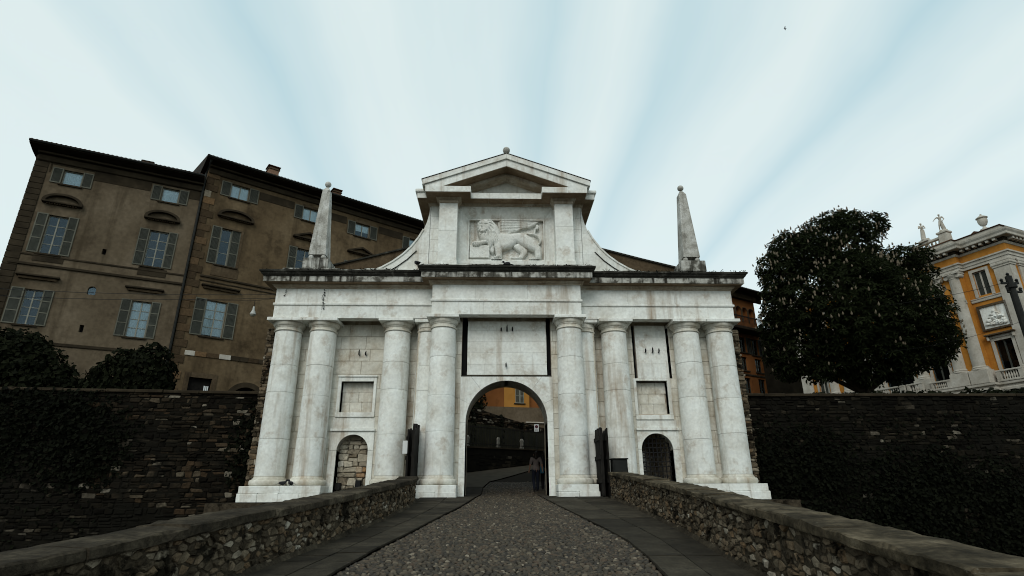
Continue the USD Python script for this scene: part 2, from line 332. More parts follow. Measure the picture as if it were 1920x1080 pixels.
M['obelisk'] = noisy('obelisk', [(.25, (.14, .13, .11)), (.5, (.36, .355, .32)), (.75, (.56, .565, .54))], 1.8, .8, .35, 26., .03, stain=((.09, .085, .07), 4.2, .54, .2), streak=((.13, .12, .10), .52, .22, 5.), mott=(.2, 22.))
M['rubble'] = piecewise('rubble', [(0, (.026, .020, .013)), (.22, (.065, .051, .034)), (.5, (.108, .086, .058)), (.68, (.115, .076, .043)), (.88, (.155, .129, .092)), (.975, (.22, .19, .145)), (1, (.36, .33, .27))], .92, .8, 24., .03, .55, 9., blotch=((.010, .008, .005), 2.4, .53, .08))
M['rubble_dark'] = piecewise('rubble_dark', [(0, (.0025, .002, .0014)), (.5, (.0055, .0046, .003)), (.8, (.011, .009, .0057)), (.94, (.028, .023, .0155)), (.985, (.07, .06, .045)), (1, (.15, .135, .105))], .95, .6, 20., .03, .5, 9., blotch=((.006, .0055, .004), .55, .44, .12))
M['mortar'] = noisy('mortar', [(.3, (.026, .020, .013)), (.7, (.07, .056, .038))], 7., .95, 1., 26., .05, stain=((.010, .008, .005), 2.4, .53, .08))
M['mortar_dark'] = noisy('mortar_dark', [(.3, (.003, .0028, .002)), (.7, (.009, .008, .0055))], 2., .95, .5, 30., .02)
M['coping_dark'] = noisy('coping_dark', [(.3, (.012, .010, .007)), (.5, (.032, .026, .018)), (.68, (.07, .058, .04)), (.85, (.15, .13, .10))], 1.6, .92, .8, 22., .04, stain=((.22, .21, .17), 3.2, .68, .1), mott=(.35, 16.), vary=.2)
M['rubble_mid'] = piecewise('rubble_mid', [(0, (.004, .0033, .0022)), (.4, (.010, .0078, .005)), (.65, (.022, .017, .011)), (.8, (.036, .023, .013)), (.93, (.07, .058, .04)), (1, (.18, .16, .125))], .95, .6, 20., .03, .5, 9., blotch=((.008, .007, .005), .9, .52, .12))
M['niche_stone'] = piecewise('niche_stone', [(0, (.16, .13, .09)), (.4, (.30, .26, .195)), (.75, (.42, .38, .30)), (.9, (.26, .15, .07)), (1, (.5, .47, .4))], .9, .5, 20., .03, .35, 10., blotch=((.03, .025, .02), 3., .60, .1))
M['coping'] = noisy('coping', [(.3, (.016, .013, .008)), (.46, (.040, .032, .020)), (.6, (.095, .076, .049)), (.78, (.17, .142, .098))], 2.6, .9, .7, 24., .03, stain=((.33, .32, .27), 3.7, .66, .1), mott=(.3, 18.), vary=.15)
M['cobble'] = piecewise('cobble', [(0, (.013, .0098, .0058)), (.35, (.028, .0215, .0125)), (.6, (.044, .0335, .0195)), (.75, (.048, .030, .016)), (.92, (.071, .056, .035)), (.985, (.12, .098, .067)), (1, (.20, .17, .125))], .7, .35, 50., .01, .3, 30., .4)
M['cobble_bed'] = noisy('cobble_bed', [(.3, (.008, .0065, .0045)), (.7, (.018, .015, .0105))], 14., .95, .5, 60., .01)
M['flagstone'] = noisy('flagstone', [(.3, (.018, .0152, .0105)), (.5, (.029, .0247, .0172)), (.72, (.05, .043, .031))], 2.3, .92, .6, 45., .012, stain=((.012, .011, .009), 4., .56, .12), mott=(.3, 34.), spec=.12, vary=.42)
M['stucco_brown'] = noisy('stucco_brown', [(.25, (.060, .041, .022)), (.5, (.100, .071, .040)), (.75, (.140, .104, .062))], .40, .93, .2, 14., .03, stain=((.036, .025, .014), .6, .52, .2), streak=((.042, .030, .017), .52, .2, 1.3), mott=(.16, 5.))
M['stucco_grey'] = noisy('stucco_grey', [(.25, (.066, .050, .032)), (.5, (.098, .076, .050)), (.75, (.135, .107, .074))], .45, .93, .2, 14., .03, stain=((.042, .031, .019), .55, .53, .2), streak=((.048, .036, .022), .53, .2, 1.3), mott=(.15, 5.))
M['trim_brown'] = noisy('trim_brown', [(.25, (.045, .032, .019)), (.5, (.07, .05, .03)), (.75, (.10, .074, .046))], 1.1, .9, .35, 16., .03, streak=((.025, .018, .011), .55, .2, 3.), mott=(.2, 8.), vary=.12)
M['trim_dark'] = noisy('trim_dark', [(.3, (.018, .014, .009)), (.6, (.035, .027, .017)), (.8, (.055, .042, .027))], 1.4, .92, .4, 18., .03, vary=.1)
M['quoin'] = piecewise('quoin', [(0, (.035, .024, .014)), (.4, (.055, .038, .022)), (.75, (.085, .055, .03)), (.92, (.15, .09, .045)), (1, (.24, .21, .16))], .9, .5, 18., .03, .35, 8.)
M['eave_dark'] = noisy('eave_dark', [(.3, (.012, .009, .006)), (.7, (.028, .021, .014))], 2., .85, .3, 20., .02)
M['tile'] = piecewise('tile', [(0, (.03, .018, .012)), (.5, (.06, .032, .02)), (1, (.10, .055, .035))], .9, .4, 30., .02, .4, 12.)
M['brick'] = piecewise('brick', [(0, (.07, .04, .025)), (.5, (.12, .065, .04)), (1, (.18, .11, .075))], .9, .4, 30., .02, .4, 12.)
M['shutter'] = noisy('shutter', [(.3, (.078, .078, .060)), (.7, (.112, .11, .088))], 3., .7, .1, 30., .01, streak=((.06, .055, .042), .6, .2, 8.), vary=.12)
M['shutter_slat'] = noisy('shutter_slat', [(.3, (.035, .038, .031)), (.7, (.055, .058, .049))], 3., .75, .1, 30., .01, vary=.1)
M['frame_white'] = noisy('frame_white', [(.3, (.16, .16, .13)), (.7, (.24, .24, .205))], 4., .6, .1, 30., .01)
M['white_trim'] = noisy('white_trim', [(.25, (.27, .245, .20)), (.5, (.37, .345, .295)), (.75, (.46, .44, .39))], 1.1, .8, .2, 18., .03, stain=((.16, .13, .095), 1.2, .60, .2), streak=((.2, .165, .12), .6, .2, 2.4), mott=(.08, 8.), vary=.05)
M['ochre'] = noisy('ochre', [(.25, (.29, .118, .020)), (.5, (.37, .155, .028)), (.75, (.44, .20, .040))], .6, .9, .15, 14., .03, stain=((.27, .105, .016), 1.1, .58, .22), mott=(.07, 6.))
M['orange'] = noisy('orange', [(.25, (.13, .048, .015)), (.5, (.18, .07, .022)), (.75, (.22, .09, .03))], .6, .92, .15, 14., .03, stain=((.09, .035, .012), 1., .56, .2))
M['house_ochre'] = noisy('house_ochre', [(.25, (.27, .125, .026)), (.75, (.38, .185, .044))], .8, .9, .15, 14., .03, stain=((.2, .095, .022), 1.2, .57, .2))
M['wood_black'] = noisy('wood_black', [(.3, (.006, .0055, .005)), (.7, (.016, .014, .012))], 6., .7, .4, 30., .01, vary=.2)
M['iron'] = plain('iron', (.008, .008, .008), .55, .3)
M['dark_metal'] = noisy('dark_metal', [(.3, (.010, .011, .010)), (.7, (.02, .02, .018))], 4., .5, .1, 30., .01)
M['sign_white'] = plain('sign_white', (.55, .56, .55), .45)
M['sign_dark'] = plain('sign_dark', (.02, .022, .03), .45)
M['sign_red'] = plain('sign_red', (.22, .02, .02), .45)
M['curtain'] = noisy('curtain', [(.3, (.62, .67, .67)), (.7, (.74, .79, .79))], 3., .9, .1, 10., .02)
M['dark_room'] = plain('dark_room', (.006, .006, .006), .9)
M['lamp_white'] = plain('lamp_white', (.36, .37, .35), .4)
M['cloth_pale'] = noisy('cloth_pale', [(.3, (.085, .07, .064)), (.7, (.125, .105, .097))], 5., .9, .2, 30., .02)
M['cloth_dark'] = plain('cloth_dark', (.012, .012, .015), .9)
M['cloth_navy'] = plain('cloth_navy', (.010, .012, .02), .9)
M['bag_blue'] = plain('bag_blue', (.012, .055, .085), .6)
M['skin'] = plain('skin', (.20, .11, .075), .55)
M['hair'] = plain('hair', (.01, .007, .005), .6)
M['feather'] = plain('feather', (.02, .02, .022), .8)
M['bark'] = noisy('bark', [(.3, (.012, .009, .006)), (.7, (.035, .027, .018))], 4., .95, .8, 14., .05)
M['earth'] = noisy('earth', [(.3, (.010, .011, .006)), (.7, (.028, .026, .016))], 1.2, .95, .6, 8., .05)
M['blossom'] = noisy('blossom', [(.3, (.075, .06, .04)), (.7, (.16, .135, .095))], 5., .9, .2, 30., .02)
def pane_mat(name, tint, refl):
    return mat(name, {'f': ('fresnel', {'IOR': 1.6}), 'fm': ('math', {'math_type': 'multiply_add', 'value2': 1., 'value3': refl, 'use_clamp': True}),
                      't': ('transparent_bsdf', {'color': tint}), 'gl': ('glossy_bsdf', {'color': (.62, .80, .92), 'roughness': .02}), 'm': ('mix_closure', {})},
               [('f.fac', 'fm.value1'), ('fm.value', 'm.fac'), ('t.BSDF', 'm.closure1'), ('gl.BSDF', 'm.closure2')], surface='m.closure')
M['pane'] = pane_mat('pane', (.82, .88, .9), .01)
def leaf_mat(name, a, b, tr=.25):
    return mat(name, {'to': ('attribute', {'attribute': 'tone'}), 'r': ('rgb_ramp', {'ramp': [(0, a), (1, b)]}), 'p': ('principled_bsdf', {'roughness': .8, 'specular_ior_level': .05}),
                      't': ('translucent_bsdf', {}), 'm': ('mix_closure', {'fac': tr})},
               [('to.fac', 'r.fac'), ('r.color', 'p.base_color'), ('r.color', 't.color'), ('p.BSDF', 'm.closure1'), ('t.BSDF', 'm.closure2')], surface='m.closure')
M['leaf'] = leaf_mat('leaf', (.006, .008, .003), (.018, .024, .009))
M['ivy'] = leaf_mat('ivy', (.002, .0026, .0013), (.006, .0072, .0034), .1)
M['hedge'] = leaf_mat('hedge', (.004, .005, .0025), (.010, .012, .005), .1)

# ------------------------------------------------------------------ ground, bridge road, pavements, parapets
SLOPE = 1.5 / 22
def zroad(y):                                     # the road climbs to the gate, is level inside it and climbs again behind
    y = np.asarray(y, float)
    return np.where(y < 0, SLOPE * y, np.where(y < 4, .03 * y, .12 + .12 * (y - 4)))
LOW = -7.5
g = sg.box(-1500, -1500, 1500, 1500)
obj('ground', plate(g, LOW - .5, LOW), M['earth'], kind='structure')
COBL = [(-20, -2.95), (-13.25, -2.72), (-11.26, -2.53), (-9.3, -2.26), (-6.04, -1.86), (-3.47, -1.51), (-.2, -1.20), (3, -1.06), (6.4, -1.02), (9, -.72), (10.4, -.11), (12.1, .56), (14.4, 1.41), (16.2, 2.0), (24, 4.6)]
COBR = [(-20, 1.75), (-13.5, 1.82), (-12.35, 1.94), (-10.9, 2.03), (-9.3, 1.98), (-7.7, 1.85), (-4, 1.56), (-.4, 1.29), (3, 1.3), (6.4, 1.6), (9, 2.6), (14, 5.2), (24, 9.5)]
PARL = [(-20, -4.62), (-13.1, -3.86), (-11.3, -3.63), (-9.9, -3.5), (-8.2, -3.33), (-6.6, -3.16), (-4.2, -3.06), (-2.4, -3.10), (-1.05, -3.22)]
PARR = [(-20, 2.42), (-18.3, 2.62), (-16, 2.83), (-13.5, 3.08), (-12.7, 3.14), (-11, 3.32), (-9.5, 3.43), (-7.6, 3.52), (-3.8, 3.68), (-.8, 3.68)]
curve = lambda pts: (lambda y: np.interp(y, [p[0] for p in pts], [p[1] for p in pts]))
cobl, cobr, parl, parr = curve(COBL), curve(COBR), curve(PARL), curve(PARR)
def strip(fa, fb, y0, y1, n=60, dz0=0., dz1=0.):
    """A sheet over the road profile between two edge curves."""
    ys = np.linspace(y0, y1, n); a = np.column_stack([fa(ys), ys, zroad(ys) + dz0]); b = np.column_stack([fb(ys), ys, zroad(ys) + dz1])
    v = np.vstack([a, b]); i = np.arange(n - 1)
    return v, np.vstack([np.stack([i, i + n, i + 1 + n], 1), np.stack([i, i + 1 + n, i + 1], 1)])
road = thing('road', kind='structure')
obj('road_bed', strip(cobl, cobr, -20, 24, 120, -.022, -.022), M['cobble_bed'], road)
def cobbles():
    r = np.random.default_rng(3); out = []
    seg = 7; g_ = np.arange(seg) * 2 * np.pi / seg; y = -15.5
    while y < 9.0:
        hw = .058 if y < -4 else .075
        x = float(cobl(y)) + r.uniform(0, .06)
        while x < float(cobr(y)) - .03:
            w = r.choice([.06, .075, .09, .12]) * r.uniform(.85, 1.15); hgt = r.uniform(.018, .036); d = hw * r.uniform(.85, 1.5)
            cx, cy = x + w / 2, y + .03 * math.sin(x * 3.1 + y * 1.7) + r.uniform(-.034, .034); rot = r.normal(0, .45); zz = float(zroad(cy)); ti = r.uniform(-.16, .16, 2)
            rr = r.uniform(.76, 1.1, seg)
            ring = []
            for k, (s, h) in enumerate(((1.0, -.03), (.94, .35), (.6, .9))):
                px, py = np.cos(g_) * w * .5 * s * rr, np.sin(g_) * d * .5 * s * rr
                X, Y = px * math.cos(rot) - py * math.sin(rot), px * math.sin(rot) + py * math.cos(rot)
                ring.append(np.column_stack([cx + X, cy + Y, zz - .026 + h * hgt + X * ti[0] + Y * ti[1] + Y * SLOPE * (cy < 0)]))
            v = np.vstack(ring + [[[cx, cy, zz - .026 + hgt]]])
            f = []
            for k in range(2):
                for j in range(seg):
                    a, b = k * seg + j, k * seg + (j + 1) % seg; f += [[a, b, b + seg], [a, b + seg, a + seg]]
            f += [[2 * seg + j, 2 * seg + (j + 1) % seg, 3 * seg] for j in range(seg)]
            out.append((v, np.array(f))); x += w + r.uniform(-.006, .018)
        y += hw
    return out
cb = cobbles()
inview = [i for i, (v, f) in enumerate(cb) if v[-1, 1] > -13.4]
inview.sort(key=lambda i: np.linalg.norm(cb[i][0][-1] - EYE))
for i in inview[:300]: obj('cobble', cb[i], M['cobble'], road, smooth=True)
picked = set(inview[:300])
obj('cobbles', join(*[c for i, c in enumerate(cb) if i not in picked]), M['cobble'], road, smooth=True, kind='stuff')
# the pavements: a base sheet a little lower, stone flags on it
def pavement(fa, fb, y0, y1, cols, length, name_y, r, lift=.03):
    p = thing('pavement', kind='structure')
    obj('pavement_bed', strip(fa, fb, y0, y1, 80, lift - .02, lift - .02), M['cobble_bed'], p)
    for c in range(cols):
        y = y0 - r.uniform(0, length)
        while y < y1:
            L = length * r.uniform(.7, 1.4); a, b = max(y, y0), min(y + L, y1); y += L
            if b - a < .08: continue
            e = .011; t0, t1 = c / cols, (c + 1) / cols; q = []; skew = r.uniform(-.03, .03)
            for yy, t, s in ((a + e, t0, 1), (a + e, t1, -1), (b - e, t1, -1), (b - e, t0, 1)):
                yy2 = yy + skew * (1 if s > 0 else -1); X = float(fa(yy2)) * (1 - t) + float(fb(yy2)) * t + s * e
                q.append([X, yy2, float(zroad(yy2))])
            q = np.array(q); up = lift + r.uniform(-.004, .006); lo = q + [0, 0, up - .035]; hi = q + [0, 0, up]
            f = np.array([[4, 5, 6], [4, 6, 7], [0, 1, 5], [0, 5, 4], [1, 2, 6], [1, 6, 5], [2, 3, 7], [2, 7, 6], [3, 0, 4], [3, 4, 7]])
            obj('flagstone', (np.vstack([lo, hi]), f), M['flagstone'], p)
    return p
pr = np.random.default_rng(5)
pavement(lambda y: parl(y) + .05, lambda y: cobl(y) - .004, -20, -.03, 2, .75, 0, pr)
pavement(lambda y: cobr(y) + .004, lambda y: parr(y) - .05, -20, -.03, 2, 1.5, 0, pr)
# inside and behind the gate: pavement beside the cobbles, the rest of the roadway
obj('pavement', strip(lambda y: np.full_like(y, -1.9), lambda y: cobl(y) - .004, -.02, 6.4, 30, .02, .02), M['flagstone'], kind='structure')
obj('pavement', strip(lambda y: cobr(y) + .004, lambda y: np.full_like(y, 1.95), -.02, 6.4, 30, .02, .02), M['flagstone'], kind='structure')
wallx = lambda y: -2.25 + (np.asarray(y, float) - 13.9) * .74
obj('pavement', strip(lambda y: wallx(y) - .3, lambda y: cobl(y) - .004, 6.42, 24, 50, .03, .03), noisy('flag_pale', [(.3, (.032, .027, .020)), (.7, (.062, .053, .039))], 2., .85, .3, 30., .01, mott=(.2, 20.)), kind='structure')
obj('pavement', strip(lambda y: cobr(y) + .004, lambda y: np.full_like(y, 9.6), 6.42, 24, 50, .03, .03), M['flagstone'], kind='structure')
# bridge body under the road
def deck(y0, y1, n=40):
    ys = np.linspace(y0, y1, n); a = np.column_stack([parl(ys) - .62, ys, zroad(ys) - .06]); b = np.column_stack([parr(ys) + .62, ys, zroad(ys) - .06])
    v = np.vstack([a, b, a * [1, 1, 0] + [0, 0, LOW], b * [1, 1, 0] + [0, 0, LOW]]); i = np.arange(n - 1); f = []
    for p, q in ((0, n), (2 * n, 0), (n, 3 * n)): f += [np.stack([i + p, i + q, i + 1 + q], 1), np.stack([i + p, i + 1 + q, i + 1 + p], 1)]
    return v, np.vstack(f)
obj('bridge', deck(-20, -.02), M['mortar_dark'], kind='structure')
obj('bridge', box(-10.9, 10.9, .05, 6.4, LOW, -.13), M['mortar'], kind='structure')

def parapet(line, side, height, label, seed):
    """side: +1 when the wall stands to the left (its inner face looks towards +x)."""
    r = np.random.default_rng(seed); t = thing('parapet_wall', label, 'parapet')
    y0, y1 = -20., (-1.05 if side > 0 else -.8); n = 60; ys = np.linspace(y0, y1, n); xs = line(ys)
    S = np.concatenate([[0], np.cumsum(np.hypot(np.diff(xs), np.diff(ys)))]); W = S[-1]
    def at(s, out, up, scale=1.):
        y = np.interp(s, S, ys); x = np.interp(s, S, xs); dx = np.interp(s + .05, S, xs) - np.interp(s - .05, S, xs); dy = np.interp(s + .05, S, ys) - np.interp(s - .05, S, ys)
        L = np.hypot(dx, dy) + 1e-9; nx, ny = dy / L, -dx / L
        return np.column_stack([x + side * nx * out, y + side * ny * out, zroad(y) + up])
    place = lambda v: at(v[:, 0], v[:, 1], v[:, 2])
    flip = (lambda m: m) if side > 0 else (lambda m: (m[0], m[1][:, ::-1]))
    ww = .5
    sp = np.linspace(0, W, n); bot = [at(sp, 0 * sp - .014, 0 * sp - .1), at(sp, 0 * sp - ww, 0 * sp - .1), at(sp, 0 * sp - ww, 0 * sp + height - .1), at(sp, 0 * sp - .014, 0 * sp + height - .1)]
    v = np.vstack(bot); i = np.arange(n - 1); f = []
    for p in range(4): q = (p + 1) % 4; f += [np.stack([i + p * n, i + q * n, i + 1 + q * n], 1), np.stack([i + p * n, i + 1 + q * n, i + 1 + p * n], 1)]
    e = n - 1; f.append(np.array([[e, n + e, 2 * n + e], [e, 2 * n + e, 3 * n + e], [0, 2 * n, n], [0, 3 * n, 2 * n]]))
    core = flip((v, np.vstack(f))); obj('mortar_core', core, M['mortar'], t)
    stones = [flip(m) for m in field_stones(place, W, .02, height - .1, (.16, .085), r, .012, (-.016, .020))]
    lay_stones(t, 'stone', stones, M['rubble'])
    # the end face by the gate
    a = at(np.array([W]), np.array([0.]), np.array([0.]))[0]; b = at(np.array([W]), np.array([-ww]), np.array([0.]))[0]; u = (b - a) / np.linalg.norm(b - a)
    es = rubble(lambda v: np.column_stack([a[0] + u[0] * v[:, 0], a[1] + u[1] * v[:, 0] + v[:, 1], a[2] + v[:, 2]]), ww, .02, height - .1, (.2, .11), r, .014, (.0, .03), .1)
    lay_stones(t, 'end_stone', es, M['rubble'], 40)
    # footing of mortar along the pavement
    ft = np.vstack([at(sp, 0 * sp + .0, 0 * sp + .10), at(sp, 0 * sp + .07, 0 * sp + .015)]); obj('mortar_footing', flip((ft, np.vstack([np.stack([i, i + 1 + n, i + n], 1), np.stack([i, i + 1, i + 1 + n], 1)]))), M['coping_dark'], t)
    # coping slabs, each a little different
    s = -r.uniform(0, 1.); k = 0
    while s < W:
        L = r.uniform(1.3, 2.9); p, q = max(s, 0) + .006, min(s + L, W + .05) - .006; s += L
        if q - p < .15: continue
        m = max(4, int((q - p) / .15)); ss = np.linspace(p, q, m); th = (.12 if side > 0 else .105) + r.uniform(-.02, .015); lift = r.uniform(-.02, .012); o0, o1 = .055 + r.uniform(-.015, .02), -ww - .09 + r.uniform(-.04, .03)
        prof = [(o0, .0), (o0 + .008, .02), (o0 + .006, th - .018), (o0 - .02, th), ((o0 + o1) / 2, th + .008), (o1 + .02, th), (o1, th - .018), (o1, .0)]
        w1 = r.normal(0, .007, (m, 8, 2)); kk = len(prof)
        rings = np.stack([at(ss, np.full(m, a) + w1[:, j, 0], np.full(m, height - .1 + lift + b) + w1[:, j, 1] * (b > .02)) for j, (a, b) in enumerate(prof)], 1)
        v = rings.reshape(-1, 3); f = []
        for a in range(m - 1):
            for j in range(kk):
                c0, c1, c2, c3 = a * kk + j, a * kk + (j + 1) % kk, (a + 1) * kk + (j + 1) % kk, (a + 1) * kk + j; f += [[c0, c2, c1], [c0, c3, c2]]
        for j in range(1, kk - 1): f += [[0, j, j + 1], [(m - 1) * kk, (m - 1) * kk + j + 1, (m - 1) * kk + j]]
        obj('coping_slab', flip((v, np.array(f)[:, ::-1])), M['coping_dark' if side > 0 else 'coping'], t, smooth=22); k += 1
parapet(parl, +1, .80, 'low rubble stone parapet with dark coping slabs left of the cobbled road', 21)
parapet(parr, -1, .90, 'low rubble stone parapet with pale worn coping right of the cobbled road', 22)

# ------------------------------------------------------------------ city walls, terraces, ivy
def city_wall(line, zt, label, seed, z0, flip):
    """A wall of rubble courses along a plan polyline (its outer face on the side of the road)."""
    r = np.random.default_rng(seed); t = thing('city_wall', label, 'wall'); P = np.array(line, float)
    S = np.concatenate([[0], np.cumsum(np.hypot(*np.diff(P, axis=0).T))]); W = S[-1]
    def place(v):
        x, y = np.interp(v[:, 0], S, P[:, 0]), np.interp(v[:, 0], S, P[:, 1]); k = np.clip(np.searchsorted(S, v[:, 0], 'right') - 1, 0, len(P) - 2)
        d = np.diff(P, axis=0)[k]; d /= np.linalg.norm(d, axis=1, keepdims=True)
        return np.column_stack([x + d[:, 1] * v[:, 1], y - d[:, 0] * v[:, 1], v[:, 2]])
    back = np.array([[x, y + 1.0] for x, y in P])
    poly = sg.Polygon(np.vstack([P, back[::-1]]))
    obj('wall_core', plate(poly, LOW - .1, zt - .02), M['mortar_dark'], t)
    st = rubble(place, W, z0, zt - .06, (.31, .165), r, .02, (.0, .07), .15)
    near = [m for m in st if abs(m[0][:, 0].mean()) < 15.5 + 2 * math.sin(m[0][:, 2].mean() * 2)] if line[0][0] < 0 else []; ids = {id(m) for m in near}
    if near: lay_stones(t, 'stone', near, M['rubble_mid'], 150)  # paler rubble: less overgrown near the gate, its brighter light put into the tone
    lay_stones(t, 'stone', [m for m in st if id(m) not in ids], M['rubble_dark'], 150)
    s = 0.
    while s < W:
        L = r.uniform(.9, 1.7); e = min(s + L, W)
        v, f = cbox(s + .005, e - .005, -1.02, .12 + r.uniform(-.03, .03), zt - .06, zt + .07, .02, .012, r); obj('coping_slab', (place(v), f), M['trim_dark'], t); s += L
    return place, W
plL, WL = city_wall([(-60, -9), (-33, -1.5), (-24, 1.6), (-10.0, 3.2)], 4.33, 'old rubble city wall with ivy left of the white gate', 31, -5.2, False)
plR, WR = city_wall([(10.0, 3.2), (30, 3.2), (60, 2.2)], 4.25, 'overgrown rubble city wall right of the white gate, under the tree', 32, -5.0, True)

def leaves(points, normals, size, r, tilt=.7, aspect=.75):
    """Small leaf-shaped faces (two bent triangles each pair) scattered at points."""
    n = len(points); nn = normals + r.normal(0, tilt, (n, 3)); nn /= np.linalg.norm(nn, axis=1, keepdims=True)
    a = np.cross(nn, r.normal(0, 1, (n, 3))); a /= np.linalg.norm(a, axis=1, keepdims=True); b = np.cross(nn, a)
    s = (size * r.uniform(.6, 1.35, n))[:, None]
    v = np.stack([points - b * s, points + a * s * aspect + nn * s * .12, points + b * s * 1.1, points - a * s * aspect + nn * s * .12], 1).reshape(-1, 3)
    k = np.arange(n)[:, None] * 4
    return v, np.vstack([k + [0, 1, 2], k + [0, 2, 3]])
def ivy(place, s0, s1, z0, z1, n, label, seed, cover):
    r = np.random.default_rng(seed); s, z = r.uniform(s0, s1, n * 3), r.uniform(z0, z1, n * 3)
    c = np.array([cover(a, b) for a, b in zip(s, z)]); k = (r.random(n * 3) < c).nonzero()[0][:n]
    o = .06 + .3 * r.random(len(k)) ** 2 * c[k]
    p = place(np.column_stack([s[k], o, z[k]])); nrm = place(np.column_stack([s[k], o + 1, z[k]])) - p
    obj('ivy', leaves(p, nrm + [0, 0, .35], .085, r), M['ivy'], label=label, kind='stuff', cat='ivy')
def patches(seed, m, s0, s1, z0, z1, rad):
    r = np.random.default_rng(seed); c = np.column_stack([r.uniform(s0, s1, m), r.uniform(z0, z1, m), r.uniform(*rad, m)])
    return lambda a, b: float(np.clip(1.25 - (np.hypot(c[:, 0] - a, (c[:, 1] - b) * 1.2) / c[:, 2]).min(), 0, 1))
pa = patches(41, 22, WL - 32, WL - 6.5, -4, 4, (1.0, 2.3))
edge = lambda a, b: float(np.clip(1.3 - math.hypot((a - (WL - .5)) / 1.1, (b - 1.9) / 2.0), 0, 1))
edge2 = lambda a, b: float(np.clip(1.3 - math.hypot((a - (WL - .2)) / .8, (b + .4) / 1.0), 0, 1))
ivy(plL, WL - 34, WL, -4.5, 4.35, 22000, 'dark ivy hanging in patches on the left city wall', 42, lambda a, b: max(pa(a, b) * (1 if a < WL - 4 else .5), edge(a, b), edge2(a, b), .03 if a < WL - 6 else .0))
pb = patches(43, 30, 0, 26, -4, 2.2, (1.1, 2.6))
ivy(plR, 0, 30, -4.5, 3.4, 34000, 'dark ivy covering most of the right city wall', 44, lambda a, b: max(pb(a, b), .05))

# the high ground behind the walls
obj('terrace', plate(sg.Polygon([(-10.0, 4.2), (-24, 2.6), (-33, -.5), (-70, -10), (-90, 60), (-40, 90), (-9.2, 60), (-9.2, 4.2)]), LOW, 4.2), M['earth'], kind='structure')
obj('terrace', plate(sg.Polygon([(10.0, 4.2), (9.2, 4.2), (9.2, 60), (40, 90), (120, 80), (110, -2), (60, 3.2), (30, 4.2)]), LOW, 4.1), M['earth'], kind='structure')
hill = [(-9.2, 6.0), (-8.2, 6.0), (4.2, 22.8), (9.2, 29.5), (9.2, 60), (-9.2, 60)]
off = [(x - .95, y + .71) for x, y in hill[1:4]]
obj('terrace', plate(sg.Polygon([(-9.2, 7), off[0], off[1], (9.2, 31), (9.2, 60), (-9.2, 60)]), LOW, 4.6), M['earth'], kind='structure')
